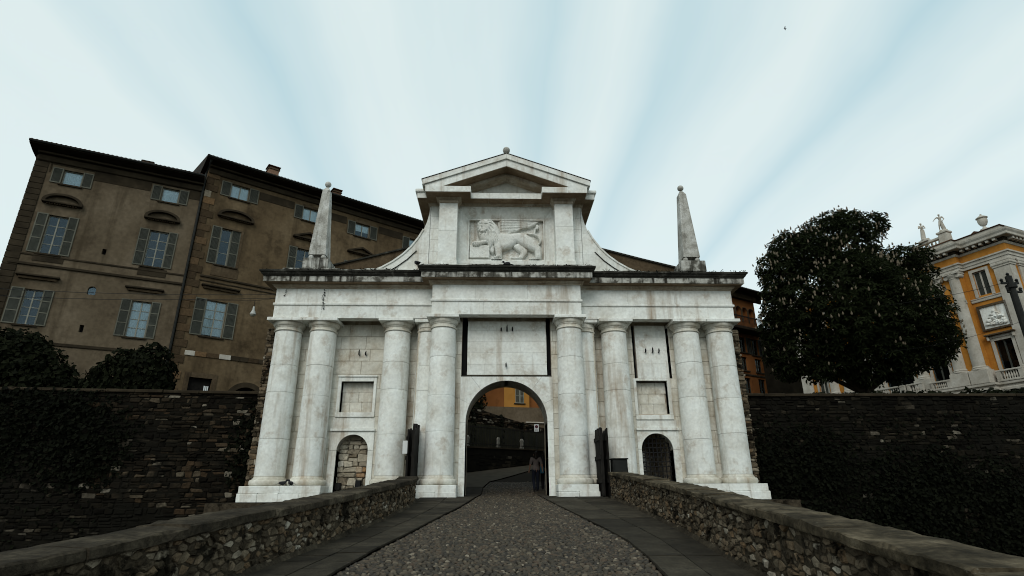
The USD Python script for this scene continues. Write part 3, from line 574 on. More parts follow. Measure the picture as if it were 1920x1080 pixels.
# low wall, railing and rubble bank behind the arch
def lowwall():
    a, b = np.array([-6.6, 8.02]), np.array([9.2, 29.4]); d = (b - a) / np.linalg.norm(b - a); n = np.array([-d[1], d[0]]); W = np.linalg.norm(b - a)
    P = lambda s, o, z: np.array([a[0] + d[0] * s + n[0] * o, a[1] + d[1] * s + n[1] * o, z])
    def place(v): return np.column_stack([a[0] + d[0] * v[:, 0] - n[0] * v[:, 1], a[1] + d[1] * v[:, 0] - n[1] * v[:, 1], v[:, 2]])
    top = lambda s: 2.58 + .032 * s
    q = thing('low_wall', 'dark low stone wall under the railing, seen through the arch', 'wall')
    v = np.array([P(0, 0, -.5), P(W, 0, .5), P(W, .45, .5), P(0, .45, -.5), P(0, 0, top(0)), P(W, 0, top(W)), P(W, .45, top(W)), P(0, .45, top(0))])
    bf = np.array([[4, 5, 6], [4, 6, 7], [0, 1, 5], [0, 5, 4], [1, 2, 6], [1, 6, 5], [2, 3, 7], [2, 7, 6], [3, 0, 4], [3, 4, 7]])
    obj('wall_core', (v, bf), M['mortar_dark'], q)
    v2 = np.array([P(0, -.06, top(0) + .003), P(W, -.06, top(W) + .003), P(W, .5, top(W) + .003), P(0, .5, top(0) + .003), P(0, -.06, top(0) + .10), P(W, -.06, top(W) + .10), P(W, .5, top(W) + .10), P(0, .5, top(0) + .10)])
    obj('wall_cap', (v2, bf), M['trim_dark'], q)
    rr = np.random.default_rng(51)
    st = rubble(place, 19., .3, 2.55, (.5, .2), rr, .02, (.0, .03), .1); st = [m for m in st if m[0][:, 2].max() < top(0) - .0]
    lay_stones(q, 'stone', st, M['rubble_dark'], 120)
    rail = thing('railing', 'black iron railing on the low wall, seen through the arch', 'railing')
    s = 3.4
    for o in (.18, 1.22):
        obj('rail', beam(P(3, .2, top(3) + .1 + o), P(19, .2, top(19) + .1 + o), .045), M['iron'], rail)
    while s < 18.5:
        obj('bar', beam(P(s, .2, top(s) + .1), P(s, .2, top(s) + 1.42), .028), M['iron'], rail); s += .165
    lab = ['pale round-topped stone post at the left end of the railing through the arch', 'pale round-topped stone post in the middle of the railing through the arch', 'pale round-topped stone post right of the middle one, behind the walker']
    for (x, y0), l in zip(((-1.9, 0), (.05, 0), (1.75, 0)), lab):
        s = (x - a[0]) / d[0] if True else 0; p = P(s, .36, 0); z = top(s) + .1
        tt = thing('stone_post', l, 'post', (p[0], p[1], z)); obj('shaft', lathe([(.15, 0), (.15, .08), (.12, .1), (.12, .48), (.135, .5), (.135, .54)], n=16), M['white_trim'], tt, 30)
        obj('rounded_top', lathe([(.13, .541), (.125, .6), (.09, .66), (.04, .69), (0.005, .695)], n=16), M['white_trim'], tt, 40)
    p = P(9.9 * 1.5 - 0.55, .9, 0)
    # bank of rubble behind
    bk = thing('rubble_wall', 'high rubble retaining wall with a sloping top behind the railing', 'wall')
    topb = lambda s: np.interp(s, [0, 3.5, 7., 9.2, 12.5, 15., 19, 27], [6.4, 6.2, 5.95, 5.75, 5.45, 5.25, 5.05, 5.0])
    o = 1.5; ss = np.linspace(0, W, 24)
    ring = np.array([[P(s, o, .5), P(s, o, topb(s)), P(s, o + .8, topb(s)), P(s, o + .8, .5)] for s in ss]).reshape(-1, 3); f = []
    for i in range(23):
        for j in range(3): c = i * 4 + j; f += [[c, c + 4, c + 5], [c, c + 5, c + 1]]
    obj('wall_core', (ring, np.array(f)), M['mortar_dark'], bk)
    st = rubble(lambda v: place(v - [0, o, 0]), 21., 2.5, 6.4, (.3, .14), rr, .02, (.0, .09), .15); st = [m for m in st if m[0][:, 2].max() < topb(((m[0][:, 0].mean() - a[0]) * d[0] + (m[0][:, 1].mean() - a[1]) * d[1]))+.02]
    lay_stones(bk, 'stone', st, M['rubble_mid'])
    r = np.random.default_rng(52); k = 3200; s = r.uniform(0, 18, k); u = r.random(k); keep = (s < 4.5 + 2 * u) | (np.sin(s * 2.1) + np.sin(s * 5.3 + 1) > 1.15)
    s, u = s[keep], u[keep]; z = 2.7 + (topb(s) + .5 * (s < 6.5) - 2.7) * u
    pts = np.array([P(a_, o - .08 - .15 * r.random(), b_) for a_, b_ in zip(s, z)])
    obj('climbing_plants', leaves(pts, np.tile([n[0] * -1, n[1] * -1, .4], (len(pts), 1)), .13, r), M['ivy'], label='dark climbing plants on the rubble wall seen through the arch', kind='stuff', cat='plants')
    # no parking sign on its post
    sg_ = thing('parking_sign', 'small white no-parking plate on a post, seen through the arch', 'sign', (2.5, 18.9, 0))
    obj('post', tube([(0, 0.03, 2.9), (0, .03, 4.85)], .025), M['dark_metal'], sg_)
    obj('plate', cbox(-.165, .165, -.012, .0, 4.26, 4.77, .004), M['sign_white'], sg_)
    ry = lambda m: (np.column_stack([m[0][:, 0], -m[0][:, 2], m[0][:, 1]]), m[1])
    disc = ry(lathe([(.001, .013), (.115, .013), (.115, .017), (.001, .017)], n=28)); disc = (disc[0] + [0, 0, 4.60], disc[1]); obj('disc', disc, M['sign_red'], sg_)
    d2 = ry(lathe([(.001, .0175), (.100, .0175), (.100, .020), (.001, .020)], n=28)); d2 = (d2[0] + [0, 0, 4.60], d2[1]); obj('disc_field', d2, M['sign_dark'], sg_)
    obj('disc_bar', beam((-.065, -.0215, 4.665), (.065, -.0215, 4.535), .014, .002, up=(0, 1, 0)), M['sign_red'], sg_)
    for k in range(3): obj('text_line', box(-.11, .11, -.0145, -.012, 4.41 - k * .045, 4.425 - k * .045), M['sign_dark'], sg_)
lowwall()

# ------------------------------------------------------------------ the white gate
gate = thing('city_gate', 'white marble city gate with round columns, pediment and winged lion relief', 'gate')
GA = gate
YF, YC, YW, YWC = .80, .20, 1.72, 1.05            # depth of: side entablature, middle entablature, side wall, middle wall
AX, AXC = 1.37, .72                               # depth of the column axes
def arch_poly(cx, hw, z0, zs, n=24):
    a = np.linspace(0, math.pi, n); return sg.Polygon([(cx + hw, z0)] + [(cx + hw * math.cos(t), zs + hw * math.sin(t)) for t in a] + [(cx - hw, z0)])
ARCH = arch_poly(0, 1.64, -.3, 2.86, 40)
NICHE_L, NICHE_R = arch_poly(-6.2, .63, -.3, 1.80), arch_poly(6.18, .65, -.3, 1.80)
REC_L, REC_R = sg.box(-6.88, 3.33, -5.54, 4.59), sg.box(5.52, 3.24, 6.84, 4.62)
# the masonry body, hollowed by the passage, the side passage, niches and slots
def cut(poly, y0, y1): return solid(slab(poly, y0, y1))
body = solid(box(-9.75, 9.75, YW + .02, 6.3, -.4, 8.38)) + solid(box(-3.72, 3.72, YWC + .02, 3.0, -.4, 8.38))
body = body - cut(ARCH.buffer(.0), .5, 7.0) - cut(NICHE_L, .5, YW + .55) - cut(NICHE_R, .5, 7.0) - cut(REC_L, 1., YW + .33) - cut(REC_R, 1., YW + .33)
body = body - cut(arch_poly(0, 2.7, -.5, 3.4, 30), 2.6, 7.)
for x0, x1, z0, z1 in ((-1.865, -1.63, 4.70, 7.25), (1.68, 1.865, 4.70, 7.25)): body = body - cut(sg.box(x0, z0, x1, z1), .5, YWC + 1.2)
for x0, x1 in ((5.49, 5.62), (6.98, 7.10)): body = body - cut(sg.box(x0, 4.74, x1, 7.1), 1., YW + .9)
obj('masonry_core', body, M['marble_worn'], gate)
gr = np.random.default_rng(61)
# rubble return walls at both ends and the rough flank beside the outer columns
for sx in (-1, 1):
    xa = sx * 10.46
    a_, b_ = sorted((sx * 9.74, sx * 10.44)); obj('flank_core', box(a_, b_, 2.3, 6.25, -.4, 7.05), M['mortar'], gate)
    fs = rubble(lambda v: np.column_stack([sx * (9.76 + v[:, 0]), 2.28 - v[:, 1], v[:, 2]]), .74, -.4, 7.05, (.3, .16), gr, .015, (.0, .06), .1); lay_stones(gate, 'flank_stone', fs if sx > 0 else [(v, f[:, ::-1]) for v, f in fs], M['rubble'], 120)
    st = rubble(lambda v: np.column_stack([xa + sx * v[:, 1], (2.3 + v[:, 0]), v[:, 2]]), 3.95, -.4, 7.05, (.36, .17), gr, .015, (.0, .10), .2)
    if sx > 0: st = st
    else: st = [(v, f[:, ::-1]) for v, f in st]
    lay_stones(gate, 'flank_stone', st, M['rubble'], 120)
# ashlar of the side walls
for sx in (-1, 1):
    L = sx < 0
    zone = sg.box(-9.7, -.02, -3.74, 7.06) if L else sg.box(3.74, -.02, 9.7, 7.06)
    surround = (sg.box(-7.12, -.02, -5.36, 2.55) if L else sg.box(5.38, -.02, 7.1, 2.55))
    frame = sg.box(-7.02, 3.12, -5.42, 4.77) if L else sg.box(5.40, 3.0, 6.98, 4.72)
    holes = [surround, frame]
    panel = None
    if not L:
        holes += [sg.box(5.49, 4.73, 5.62, 7.1), sg.box(6.98, 4.73, 7.10, 7.1)]; panel = sg.box(5.62, 4.73, 6.98, 7.06); holes.append(panel)
    ashlar(gate, zone.difference(shapely.union_all(holes)), [.62, .66, .64, .66, .58, .60, .56, .60, .56, .52, .56, .54], -.02, YW, YW + .3, M['marble_wall'], length=1.05, r=gr, gap=.014, ch=.012, proud=.010)
    if panel is not None: ashlar(gate, panel, [.62, .60, .58, .53], 4.73, YW - .03, YW + .3, M['marble'], length=1.9, r=gr, gap=.004, ch=.003, proud=.003)
    # arch surround of the side opening, with the lintel shelf above it
    N = NICHE_L if L else NICHE_R; c = -6.24 if L else 6.24
    sur = surround.difference(N)
    for nm, q in (('arch_jamb', sg.box(c - 2, -.02, c + (.04 if L else -.06), 1.80)), ('arch_jamb', sg.box(c, -.02, c + 2, 1.80)), ('arch_head', sg.box(c - 2, 1.806, c + 2, 2.6))):
        pc = sur.intersection(q.buffer(-.003))
        if nm == 'arch_jamb': pc = sg.Polygon(max(getattr(pc, 'geoms', [pc]), key=lambda a: a.area).exterior) if pc.geom_type != 'Polygon' else pc
        obj(nm, slab(pc, YW - .05, YW + .5), M['marble'], gate)
    obj('shelf', cbox(surround.bounds[0] - .02, surround.bounds[2] + .02, YW - .12, YW + .1, 2.56, 2.66, .012), M['marble'], gate)
    # the framed blind window
    x0, z0, x1, z1 = frame.bounds; R = REC_L if L else REC_R; a0, b0, a1, b1 = R.bounds
    obj('window_jamb', cbox(x0, a0, YW - .06, YW + .3, z0 + .2, z1, .012), M['marble'], gate); obj('window_jamb', cbox(a1, x1, YW - .06, YW + .3, z0 + .2, z1, .012), M['marble'], gate)
    obj('window_head', cbox(a0 + .003, a1 - .003, YW - .06, YW + .3, b1, z1, .012), M['marble'], gate)
    if L: obj('window_cornice', cbox(x0 - .02, x1 + .02, YW - .11, YW + .1, z1 + .003, z1 + .07, .015), M['marble'], gate)
    obj('window_sill', cbox(x0, x1, YW - .075, YW + .3, z0, z0 + .197, .012), M['marble'], gate)
    ashlar(gate, sg.box(a0, b0, a1, b1), [.44, .42, .5], b0, YW + .26, YW + .33, M['marble_wall'], name='infill_stone', length=.6, r=gr, ch=.02)
    obj('wall_band', cbox(surround.bounds[0] + .03, surround.bounds[2] - .03, YW - .02, YW + .2, 2.67, (3.115 if L else 2.995), .012), M['marble'], gate)
# the left side opening is walled up with rough blocks
r9 = np.random.default_rng(62)
st = rubble(lambda v: np.column_stack([-6.85 + v[:, 0], YW + .42 - v[:, 1], v[:, 2]]), 1.3, -.05, 2.45, (.32, .24), r9, .02, (.0, .04), .12)
lay_stones(gate, 'infill_stone', st, M['niche_stone'])
# middle wall: jambs and head of the great arch, the drawbridge panel above
mid = sg.box(-3.70, -.02, 3.70, 7.03)
asur = sg.box(-1.88, -.02, 1.88, 4.66)
slots = [sg.box(-1.865, 4.70, -1.63, 7.25), sg.box(1.68, 4.70, 1.865, 7.25)]
pan = sg.box(-1.63, 4.74, 1.68, 7.03)
ashlar(gate, mid.difference(shapely.union_all([asur, pan, sg.box(-1.87, 4.66, 1.87, 7.03)])), [.66, .66, .62, .66, .6, .62, .6, .62, .58, .56, .5, .4], -.02, YWC, YWC + .3, M['marble_wall'], length=.9, r=gr, gap=.014, ch=.012, proud=.010)
ashlar(gate, pan, [.44, .50, .46, .50, .39], 4.74, YWC - .04, YWC + .3, M['marble'], length=2.2, r=gr, gap=.004, ch=.003, proud=.003)
obj('panel_sill', cbox(-1.93, 1.93, YWC + .02, YWC + .3, 4.665, 4.735, .01), M['crust'], gate)  # recessed dark strip: the shadow line below the panel put in as colour
for x0, x1 in ((-1.86, -1.635), (1.685, 1.86)): obj('slot_back', box(x0, x1, YWC + .22, YWC + .24, 4.74, 7.08), M['dark_room'], gate)  # near-black panels: the deep shade of the slots put into colour
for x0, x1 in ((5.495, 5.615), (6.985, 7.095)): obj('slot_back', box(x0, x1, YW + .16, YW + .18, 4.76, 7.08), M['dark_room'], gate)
ring = asur.difference(ARCH)
for z0, z1 in ((-.02, .74), (.746, 1.45), (1.456, 2.15), (2.156, 2.83)):
    for q in (sg.box(-2, z0, 0, z1), sg.box(0, z0, 2, z1)): obj('arch_jamb', slab(ring.intersection(q), YWC - .06, YWC + 1.15), M['marble'], gate)
for k in range(7):                                # voussoirs
    a0, a1 = math.pi * k / 7 + .002, math.pi * (k + 1) / 7 - .002
    w = sg.Polygon([(0, 2.836)] + [(6 * math.cos(t), 2.836 + 6 * math.sin(t)) for t in np.linspace(a0, a1, 6)]).intersection(ring).intersection(sg.box(-3, 2.836, 3, 5))
    if k == 3 or not w.is_empty: obj('voussoir', slab(w, YWC - .06, YWC + 1.15), M['marble'], gate)
for x0, x1, z0, z1 in ((-6.84, -6.60, .30, .58), (-6.02, -5.80, .26, .68)): obj('iron_box', cbox(x0, x1, YW + .18, YW + .40, z0, z1, .02), M['iron'], gate)  # two small dark boxes set in the walled-up opening
# iron spikes
for x, z, h, y in ((-.22, 6.62, .13, YWC - .04), (.02, 6.60, .26, YWC - .04), (.25, 6.62, .16, YWC - .04), (-.02, 5.08, .16, YWC - .04), (-6.25, 5.72, .24, YW), (-5.97, 5.72, .17, YW),
                   (6.02, 5.86, .16, YW - .03), (6.33, 5.86, .22, YW - .03), (6.60, 5.86, .16, YW - .03)):
    obj('iron_hook', join(tube([(x, y + .03, z), (x, y - .10, z + .0), (x, y - .12, z + .04), (x, y - .11, z + h * .6), (x + .01, y - .09, z + h)], [.026, .03, .034, .03, .008], 7)), M['iron'], gate)
# columns
def column(X, Y, zb, zc, r0, r1, rt, ab, seed, plinth=None, segs=(2.25, 3.95, 5.2)):
    r = np.random.default_rng(seed); t = thing('column', parent=gate)
    if plinth:
        for nm, b in plinth: obj(nm, cbox(*b, .015, .004, r), M['marble'], t)
    s0 = zb + .34; H = zc - .52
    rad = lambda z: r0 - (r0 - r1) * max(0, (z - s0) / (H - s0)) ** 1.6
    tor = [(rt - .06 + .07 * math.sin(a), zb + .11 - .11 * math.cos(a)) for a in np.linspace(0, math.pi, 10)]
    obj('base', lathe([(rt - .08, zb)] + tor[1:-1] + [(rt - .09, zb + .222), (rt - .09, zb + .26), (r0 + .03, zb + .27), (r0 + .008, zb + .32), (r0, s0)], X, Y, 40), M['marble_wall'], t, 30)
    cuts = [s0] + [c + r.uniform(-.18, .18) for c in segs] + [H]
    for a, b in zip(cuts[:-1], cuts[1:]):
        off = r.uniform(-.006, .006); zs = np.linspace(a, b, 8)
        pr_ = [(rad(a) - .022, a), (rad(a) + off - .004, a + .010), (rad(a) + off, a + .02)] + [(rad(z) + off, z) for z in zs[1:-1]] + [(rad(b) + off, b - .02), (rad(b) + off - .004, b - .010), (rad(b) - .022, b)]
        obj('drum', lathe(pr_, X, Y, 44), M['marble'], t, 30)
    q = zc
    ech = [(r1 + .03 + (ab - .06 - r1 - .03) * math.sin(a), q - .30 + .16 * (1 - math.cos(a))) for a in np.linspace(0, math.pi / 2, 8)]
    obj('capital', lathe([(r1, H), (r1 + .035, H + .012), (r1 + .05, H + .035), (r1 + .035, H + .06), (r1 + .002, H + .07), (r1 + .002, q - .34), (r1 + .03, q - .335), (r1 + .03, q - .30)] + ech[1:] + [(ab - .06, q - .135)], X, Y, 44), M['marble_wall'], t, 30)
    obj('abacus', cbox(X - ab, X + ab, Y - ab, Y + ab, q - .133, q, .012), M['marble'], t)
ZA = 7.09
for s in (-1, 1):
    p = (3.98, 7.0)
    column(s * 9.22, AX, .47, ZA, .565, .535, .72, .715, 71 + s)
    column(s * 7.76, AX, .47, ZA, .565, .535, .72, .715, 74 + s)
    column(s * 4.62, AX, .47, ZA, .565, .535, .72, .715, 77 + s)
    column(s * 2.62, AXC, .46, ZA - .015, .575, .505, .70, .66, 80 + s)
    column(s * 3.30, AX, .47, ZA - .02, .5, .47, .60, .56, 83 + s)
    # plinths, two courses each
    for a, b, y0 in ((6.98, 10.02, .58), (3.92, 5.40, .58), (1.885, 3.40, .0)):
        n = 2 if b - a > 2 else 1; c = np.linspace(a, b, n + 1)
        for k in range(n):
            x0, x1 = sorted((s * c[k], s * c[k + 1])); obj('plinth', cbox(x0 + .003, x1 - .003, y0, YW + .2, .2, .462 if y0 else .455, .015), M['marble'], gate)
        c = np.linspace(a - .0, b + .04, (4 if n == 2 else 2) + 1)
        for k in range(len(c) - 1):
            x0, x1 = sorted((s * c[k], s * c[k + 1])); obj('plinth_course', cbox(x0 + .003, x1 - .003, y0 - .02 - gr.uniform(0, .02), YW + .2, -.12 if y0 else -.02, .197, .02, .006, gr), M['marble'], gate)
    x0, x1 = sorted((s * 9.99, s * 10.3))
# entablature
plan = [(-9.76, 6.3), (-9.76, YF), (-3.10, YF), (-3.10, YC), (3.10, YC), (3.10, YF), (9.76, YF), (9.76, 6.3)]
bk = -.45
molding(gate, 'architrave', [(bk, ZA + .003), (0, ZA + .003), (0, 7.64), (bk, 7.64)], plan, M['marble'], 2.2, jit=.003)
molding(gate, 'taenia', [(bk, 7.643), (.035, 7.643), (.055, 7.665), (.055, 7.735), (.02, 7.76), (bk, 7.76)], plan, M['marble'], 2.2)
molding(gate, 'frieze', [(bk, 7.763), (0, 7.763), (0, 8.385), (bk, 8.385)], plan, M['marble'], 2.4, jit=.003)
cy = [(.10 + .06 * (1 - math.cos(a)), 8.45 + .06 * math.sin(a)) for a in np.linspace(0, math.pi / 2, 5)]
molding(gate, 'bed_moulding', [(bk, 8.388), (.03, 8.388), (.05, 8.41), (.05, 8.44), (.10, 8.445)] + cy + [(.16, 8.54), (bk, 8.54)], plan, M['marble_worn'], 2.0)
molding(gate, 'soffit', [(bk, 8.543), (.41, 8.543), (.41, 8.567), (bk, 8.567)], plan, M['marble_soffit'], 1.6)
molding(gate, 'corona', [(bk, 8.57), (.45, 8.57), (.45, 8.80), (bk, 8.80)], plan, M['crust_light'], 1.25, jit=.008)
cyma = [(.47, 8.803), (.475, 8.84), (.50, 8.85), (.525, 8.88), (.54, 8.92), (.575, 8.955), (.60, 8.965), (.60, 9.04), (.45, 9.075), (bk, 9.10), (bk, 8.803)]
molding(gate, 'cyma', cyma, plan, M['crust'], 1.1, jit=.02)
obj('entablature_core', join(box(-9.4, 9.4, YF + .4, 6.2, 7.3, 9.08), box(-2.8, 2.8, YC + .4, 2., 7.3, 9.09)), M['marble_worn'], gate)
# rough blocking course on top
for s in (-1, 1):
    x = 3.7
    while x < 9.7:
        w = gr.uniform(.8, 1.5); e = min(x + w, 9.75); a, b = sorted((s * x, s * e)); h = 9.40 - max(0, x - 8.9) * .2 + gr.uniform(-.05, .04)
        obj('blocking_course', cbox(a + .005, b - .005, .98 + gr.uniform(-.04, .04), 5.8, 9.08, h, .04, .02, gr), M['crust_light'], gate); x += w
x = -3.62
while x < 3.6:
    w = gr.uniform(.7, 1.2); e = min(x + w, 3.62); obj('blocking_course', cbox(x + .004, e - .004, .12 + gr.uniform(-.03, .03), 2.5, 9.09, 9.30 + gr.uniform(-.03, .03), .03, .01, gr), M['crust_light'], gate); x += w
# attic: wall with sunk relief panel, pilasters
YA, YP = 1.45, .85
wall = sg.box(-3.48, 9.3, 3.48, 12.74)
hole = sg.box(-2.10, 10.0, 2.12, 12.62)
ashlar(gate, wall.difference(hole), [.55, .58, .60, .58, .58, .56], 9.3, YA, YA + .5, M['marble'], name='attic_block', length=1.2, r=gr)
obj('attic_core', join(box(-3.46, 3.46, YA + .42, 5.0, 9.1, 12.95)), M['marble_worn'], gate)
x0, x1, z0, z1 = -1.76, 1.79, 10.08, 12.20
def bevel(a, b, c, d, e):                          # a sloping face of the panel frame
    v = np.array([a, b, c, d, *[np.array(p) + [0, .2, 0] for p in (a, b, c, d)]], float)
    return v, np.array([[0, 1, 2], [0, 2, 3], [4, 6, 5], [4, 7, 6], [0, 4, 5], [0, 5, 1], [1, 5, 6], [1, 6, 2], [2, 6, 7], [2, 7, 3], [3, 7, 4], [3, 4, 0]])
ya, yb = YA + .0, YA + .24
O = [(-2.10, 10.0), (2.12, 10.0), (2.12, 12.62), (-2.10, 12.62)]; I = [(x0, z0), (x1, z0), (x1, z1), (x0, z1)]
for k in range(4):
    j = (k + 1) % 4
    obj('panel_splay', bevel((O[k][0], ya, O[k][1]), (O[j][0], ya, O[j][1]), (I[j][0], yb, I[j][1]), (I[k][0], yb, I[k][1]), 0), M['marble'], gate)
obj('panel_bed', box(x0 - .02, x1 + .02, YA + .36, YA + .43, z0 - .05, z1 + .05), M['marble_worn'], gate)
fr = sg.box(x0, z0, x1, z1).difference(sg.box(-1.70, 10.15, 1.74, 12.14)); obj('panel_frame', slab(fr, YA + .18, YA + .38), M['marble'], gate)
for s in (-1, 1):
    a, b = sorted((s * 2.21, s * 3.03))
    zc = [9.305, 9.78, 11.22 if s < 0 else 11.45, 12.60]
    obj('pilaster_base', cbox(a - .04, b + .04, YP - .04, YA + .02, zc[0], zc[1] - .003, .012), M['marble'], gate)
    for k in (1, 2): obj('pilaster', cbox(a, b, YP, YA + .02, zc[k], zc[k + 1] - .004, .01), M['marble'], gate)
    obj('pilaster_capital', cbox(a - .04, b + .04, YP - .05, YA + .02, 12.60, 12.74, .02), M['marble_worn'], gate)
ap = [(-3.48, 5.0), (-3.48, YA), (-3.05, YA), (-3.05, YP), (-2.19, YP), (-2.19, YA), (2.19, YA), (2.19, YP), (3.05, YP), (3.05, YA), (3.48, YA), (3.48, 5.0)]
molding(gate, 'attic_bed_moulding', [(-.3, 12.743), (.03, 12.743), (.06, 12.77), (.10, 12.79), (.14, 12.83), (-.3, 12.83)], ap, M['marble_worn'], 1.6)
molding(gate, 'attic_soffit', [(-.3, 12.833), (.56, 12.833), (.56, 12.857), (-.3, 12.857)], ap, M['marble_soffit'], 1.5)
molding(gate, 'attic_corona', [(-.3, 12.86), (.59, 12.86), (.59, 13.14), (-.3, 13.14)], ap, M['marble'], 1.5)
obj('attic_top', box(-3.3, 3.3, YP + .5, 5.0, 12.75, 13.15), M['marble_worn'], gate)
# side cornice caps behind the gable
for s in (-1, 1):
    a, b = sorted((s * 3.4, s * 4.16)); obj('cornice_cap', cbox(a, b, YA - .68, 5.2, 13.143, 13.30, .03), M['marble'], gate)
# gable
AP, EX, EZ = 14.81, 3.76, 13.40
def chevron(ex, ez_top, ap_top, th, cutx=None, low=None):
    m = (ap_top - ez_top) / ex; inner = [(ex, ez_top - th), (0, ap_top - th), (-ex, ez_top - th)]
    return sg.Polygon([(-ex, ez_top), (0, ap_top), (ex, ez_top)] + inner)
keep = sg.box(-5, 13.146, 5, 16)
for nm, ch_, y0, y1, m in (('raking_corona', chevron(3.68, 13.20, 14.575, .36), YP - .58, YA + .3, M['marble']), ('raking_cyma', chevron(3.78, 13.425, 14.82, .245), YP - .66, YA + .3, M['marble']),
                           ('raking_lead', chevron(3.82, 13.455, 14.865, .035), YP - .68, YA + .6, M['crust'])):
    for q in (sg.box(-5, 13, -.003, 16), sg.box(.003, 13, 5, 16)):
        pc = ch_.intersection(keep).intersection(q)
        if nm != 'raking_lead':
            for xa, xb in ((0, 1.9), (1.904, 5)):
                lo, hi = (xa, xb) if q.bounds[0] > -1 else (-xb, -xa); p2 = pc.intersection(sg.box(lo, 13, hi, 16))
                if not p2.is_empty: obj(nm, slab(p2, y0, y1), m, gate)
        else: obj(nm, slab(pc, y0, y1), m, gate)
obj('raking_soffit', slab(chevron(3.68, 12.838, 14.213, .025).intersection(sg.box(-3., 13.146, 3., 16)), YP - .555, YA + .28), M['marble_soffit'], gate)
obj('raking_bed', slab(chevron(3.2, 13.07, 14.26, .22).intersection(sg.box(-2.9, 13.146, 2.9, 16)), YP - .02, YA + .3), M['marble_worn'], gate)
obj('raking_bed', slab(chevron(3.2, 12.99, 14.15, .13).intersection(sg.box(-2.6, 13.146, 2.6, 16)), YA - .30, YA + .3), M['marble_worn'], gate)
ty = sg.Polygon([(-2.9, 13.146), (2.9, 13.146), (0, 14.25)])
for q in (sg.box(-5, 13, -.86, 16), sg.box(-.856, 13, .93, 16), sg.box(.934, 13, 5, 16)): obj('tympanum_slab', slab(ty.intersection(q), YA, YA + .3), M['marble'], gate)
obj('roof_body', slab(sg.Polygon([(-3.6, 13.15), (3.6, 13.15), (3.6, 13.3), (0, 14.7), (-3.6, 13.3)]), YA + .31, 5.0), M['trim_dark'], gate)
b = thing('ball_finial', parent=gate); obj('ball', (lambda m: (np.array(m.vertices) * .165 + [0, .30, 15.06], np.array(m.faces)))(trimesh.creation.icosphere(3)), M['obelisk'], b, True)
obj('ball_neck', lathe([(.10, 14.78), (.10, 14.86), (.07, 14.90), (.07, 14.95)], 0, .30, 16), M['obelisk'], b, 30)
# curved shoulders and sloping walls behind them
cv = [(3.53, 12.72), (3.55, 12.40), (3.64, 11.95), (3.78, 11.55), (4.0, 11.12), (4.30, 10.68), (4.66, 10.29), (5.08, 9.95), (5.55, 9.66), (6.1, 9.42)]
for s in (-1, 1):
    pts = [(s * x, z) for x, z in cv]
    for z0_, z1_ in ((9.38, 10.35), (10.355, 11.4), (11.405, 12.74)):
        q = sg.Polygon([(s * 3.50, 9.38), *pts[::-1], (s * 3.50, 12.74)]).intersection(sg.box(-9, z0_, 9, z1_)); obj('shoulder_block', slab(q, YA + .02, YA + .55), M['marble'], gate)
    sp_ = np.array(pts[3:]); nn = np.gradient(sp_, axis=0); nn /= np.linalg.norm(nn, axis=1, keepdims=True); up_ = np.column_stack([-nn[:, 1], nn[:, 0]]) * (1 if s > 0 else -1)
    lip = sg.Polygon(np.vstack([sp_ - up_ * .03, (sp_ + up_ * .04)[::-1]])).buffer(0); obj('shoulder_lip', slab(lip, YA - .03, YA + .56), M['marble'], gate)
    lo_ = sg.Polygon(np.vstack([sp_[2:] - up_[2:] * .34, (sp_[2:] - up_[2:] * .31)[::-1]])).buffer(0); obj('shoulder_edge', slab(lo_, YA - .03, YA + .1), M['crust'], gate)
    sl = sg.Polygon([(s * 3.6, 9.3), (s * 8.3, 9.3), (s * 8.3, 9.93), (s * 6.4, 10.42), (s * 4.3, 11.0), (s * 3.6, 11.2)])
    obj('sloping_wall', slab(sl, 2.25, 2.6), M['trim_brown'], gate)
    cp = sg.LineString([(s * 8.35, 9.95), (s * 6.4, 10.45), (s * 4.3, 11.03), (s * 3.5, 11.25)]).buffer(.035, cap_style=2); obj('sloping_coping', slab(cp, 2.15, 2.7), M['crust'], gate)
# obelisks
for s, lab in ((-1, 'left'), (1, 'right')):
    t = thing('obelisk', 'weathered stone obelisk with a ball on top, on the %s end of the white gate' % lab, 'obelisk', (s * 8.36, 1.52, 9.38), 0)
    obj('pedestal', join(cbox(-.56, .56, -.52, .56, 0, .53, .02, .01, gr)), M['crust_light'], t)
    for sx in (-1, 1):
        for sy in (-1, 1): obj('support_ball', (lambda m: (np.array(m.vertices) * .115 + [sx * .27, sy * .27 - .05, .63], np.array(m.faces)))(trimesh.creation.icosphere(2)), M['obelisk'], t, True)
    v, f = cbox(-1, 1, -1, 1, 0, 1, .0001); hb, ht, zb, zt = .375, .17, .735, 4.06
    def taper(m, zb, zt, hb, ht): v, f = m; w = (v[:, 2:] * 0 + hb) + (ht - hb) * v[:, 2:]; return np.column_stack([v[:, :2] * w, zb + (zt - zb) * v[:, 2]]) + [0, -.05, 0], f
    obj('shaft', taper(box(-1, 1, -1, 1, 0, 1), zb, zt, hb, ht), M['obelisk'], t); obj('tip', taper(box(-1, 1, -1, 1, 0, 1), zt + .001, zt + .22, ht, .06), M['obelisk'], t)
    obj('ball', (lambda m: (np.array(m.vertices) * .145 + [0, -.05, zt + .40], np.array(m.faces)))(trimesh.creation.icosphere(3)), M['obelisk'], t, True)
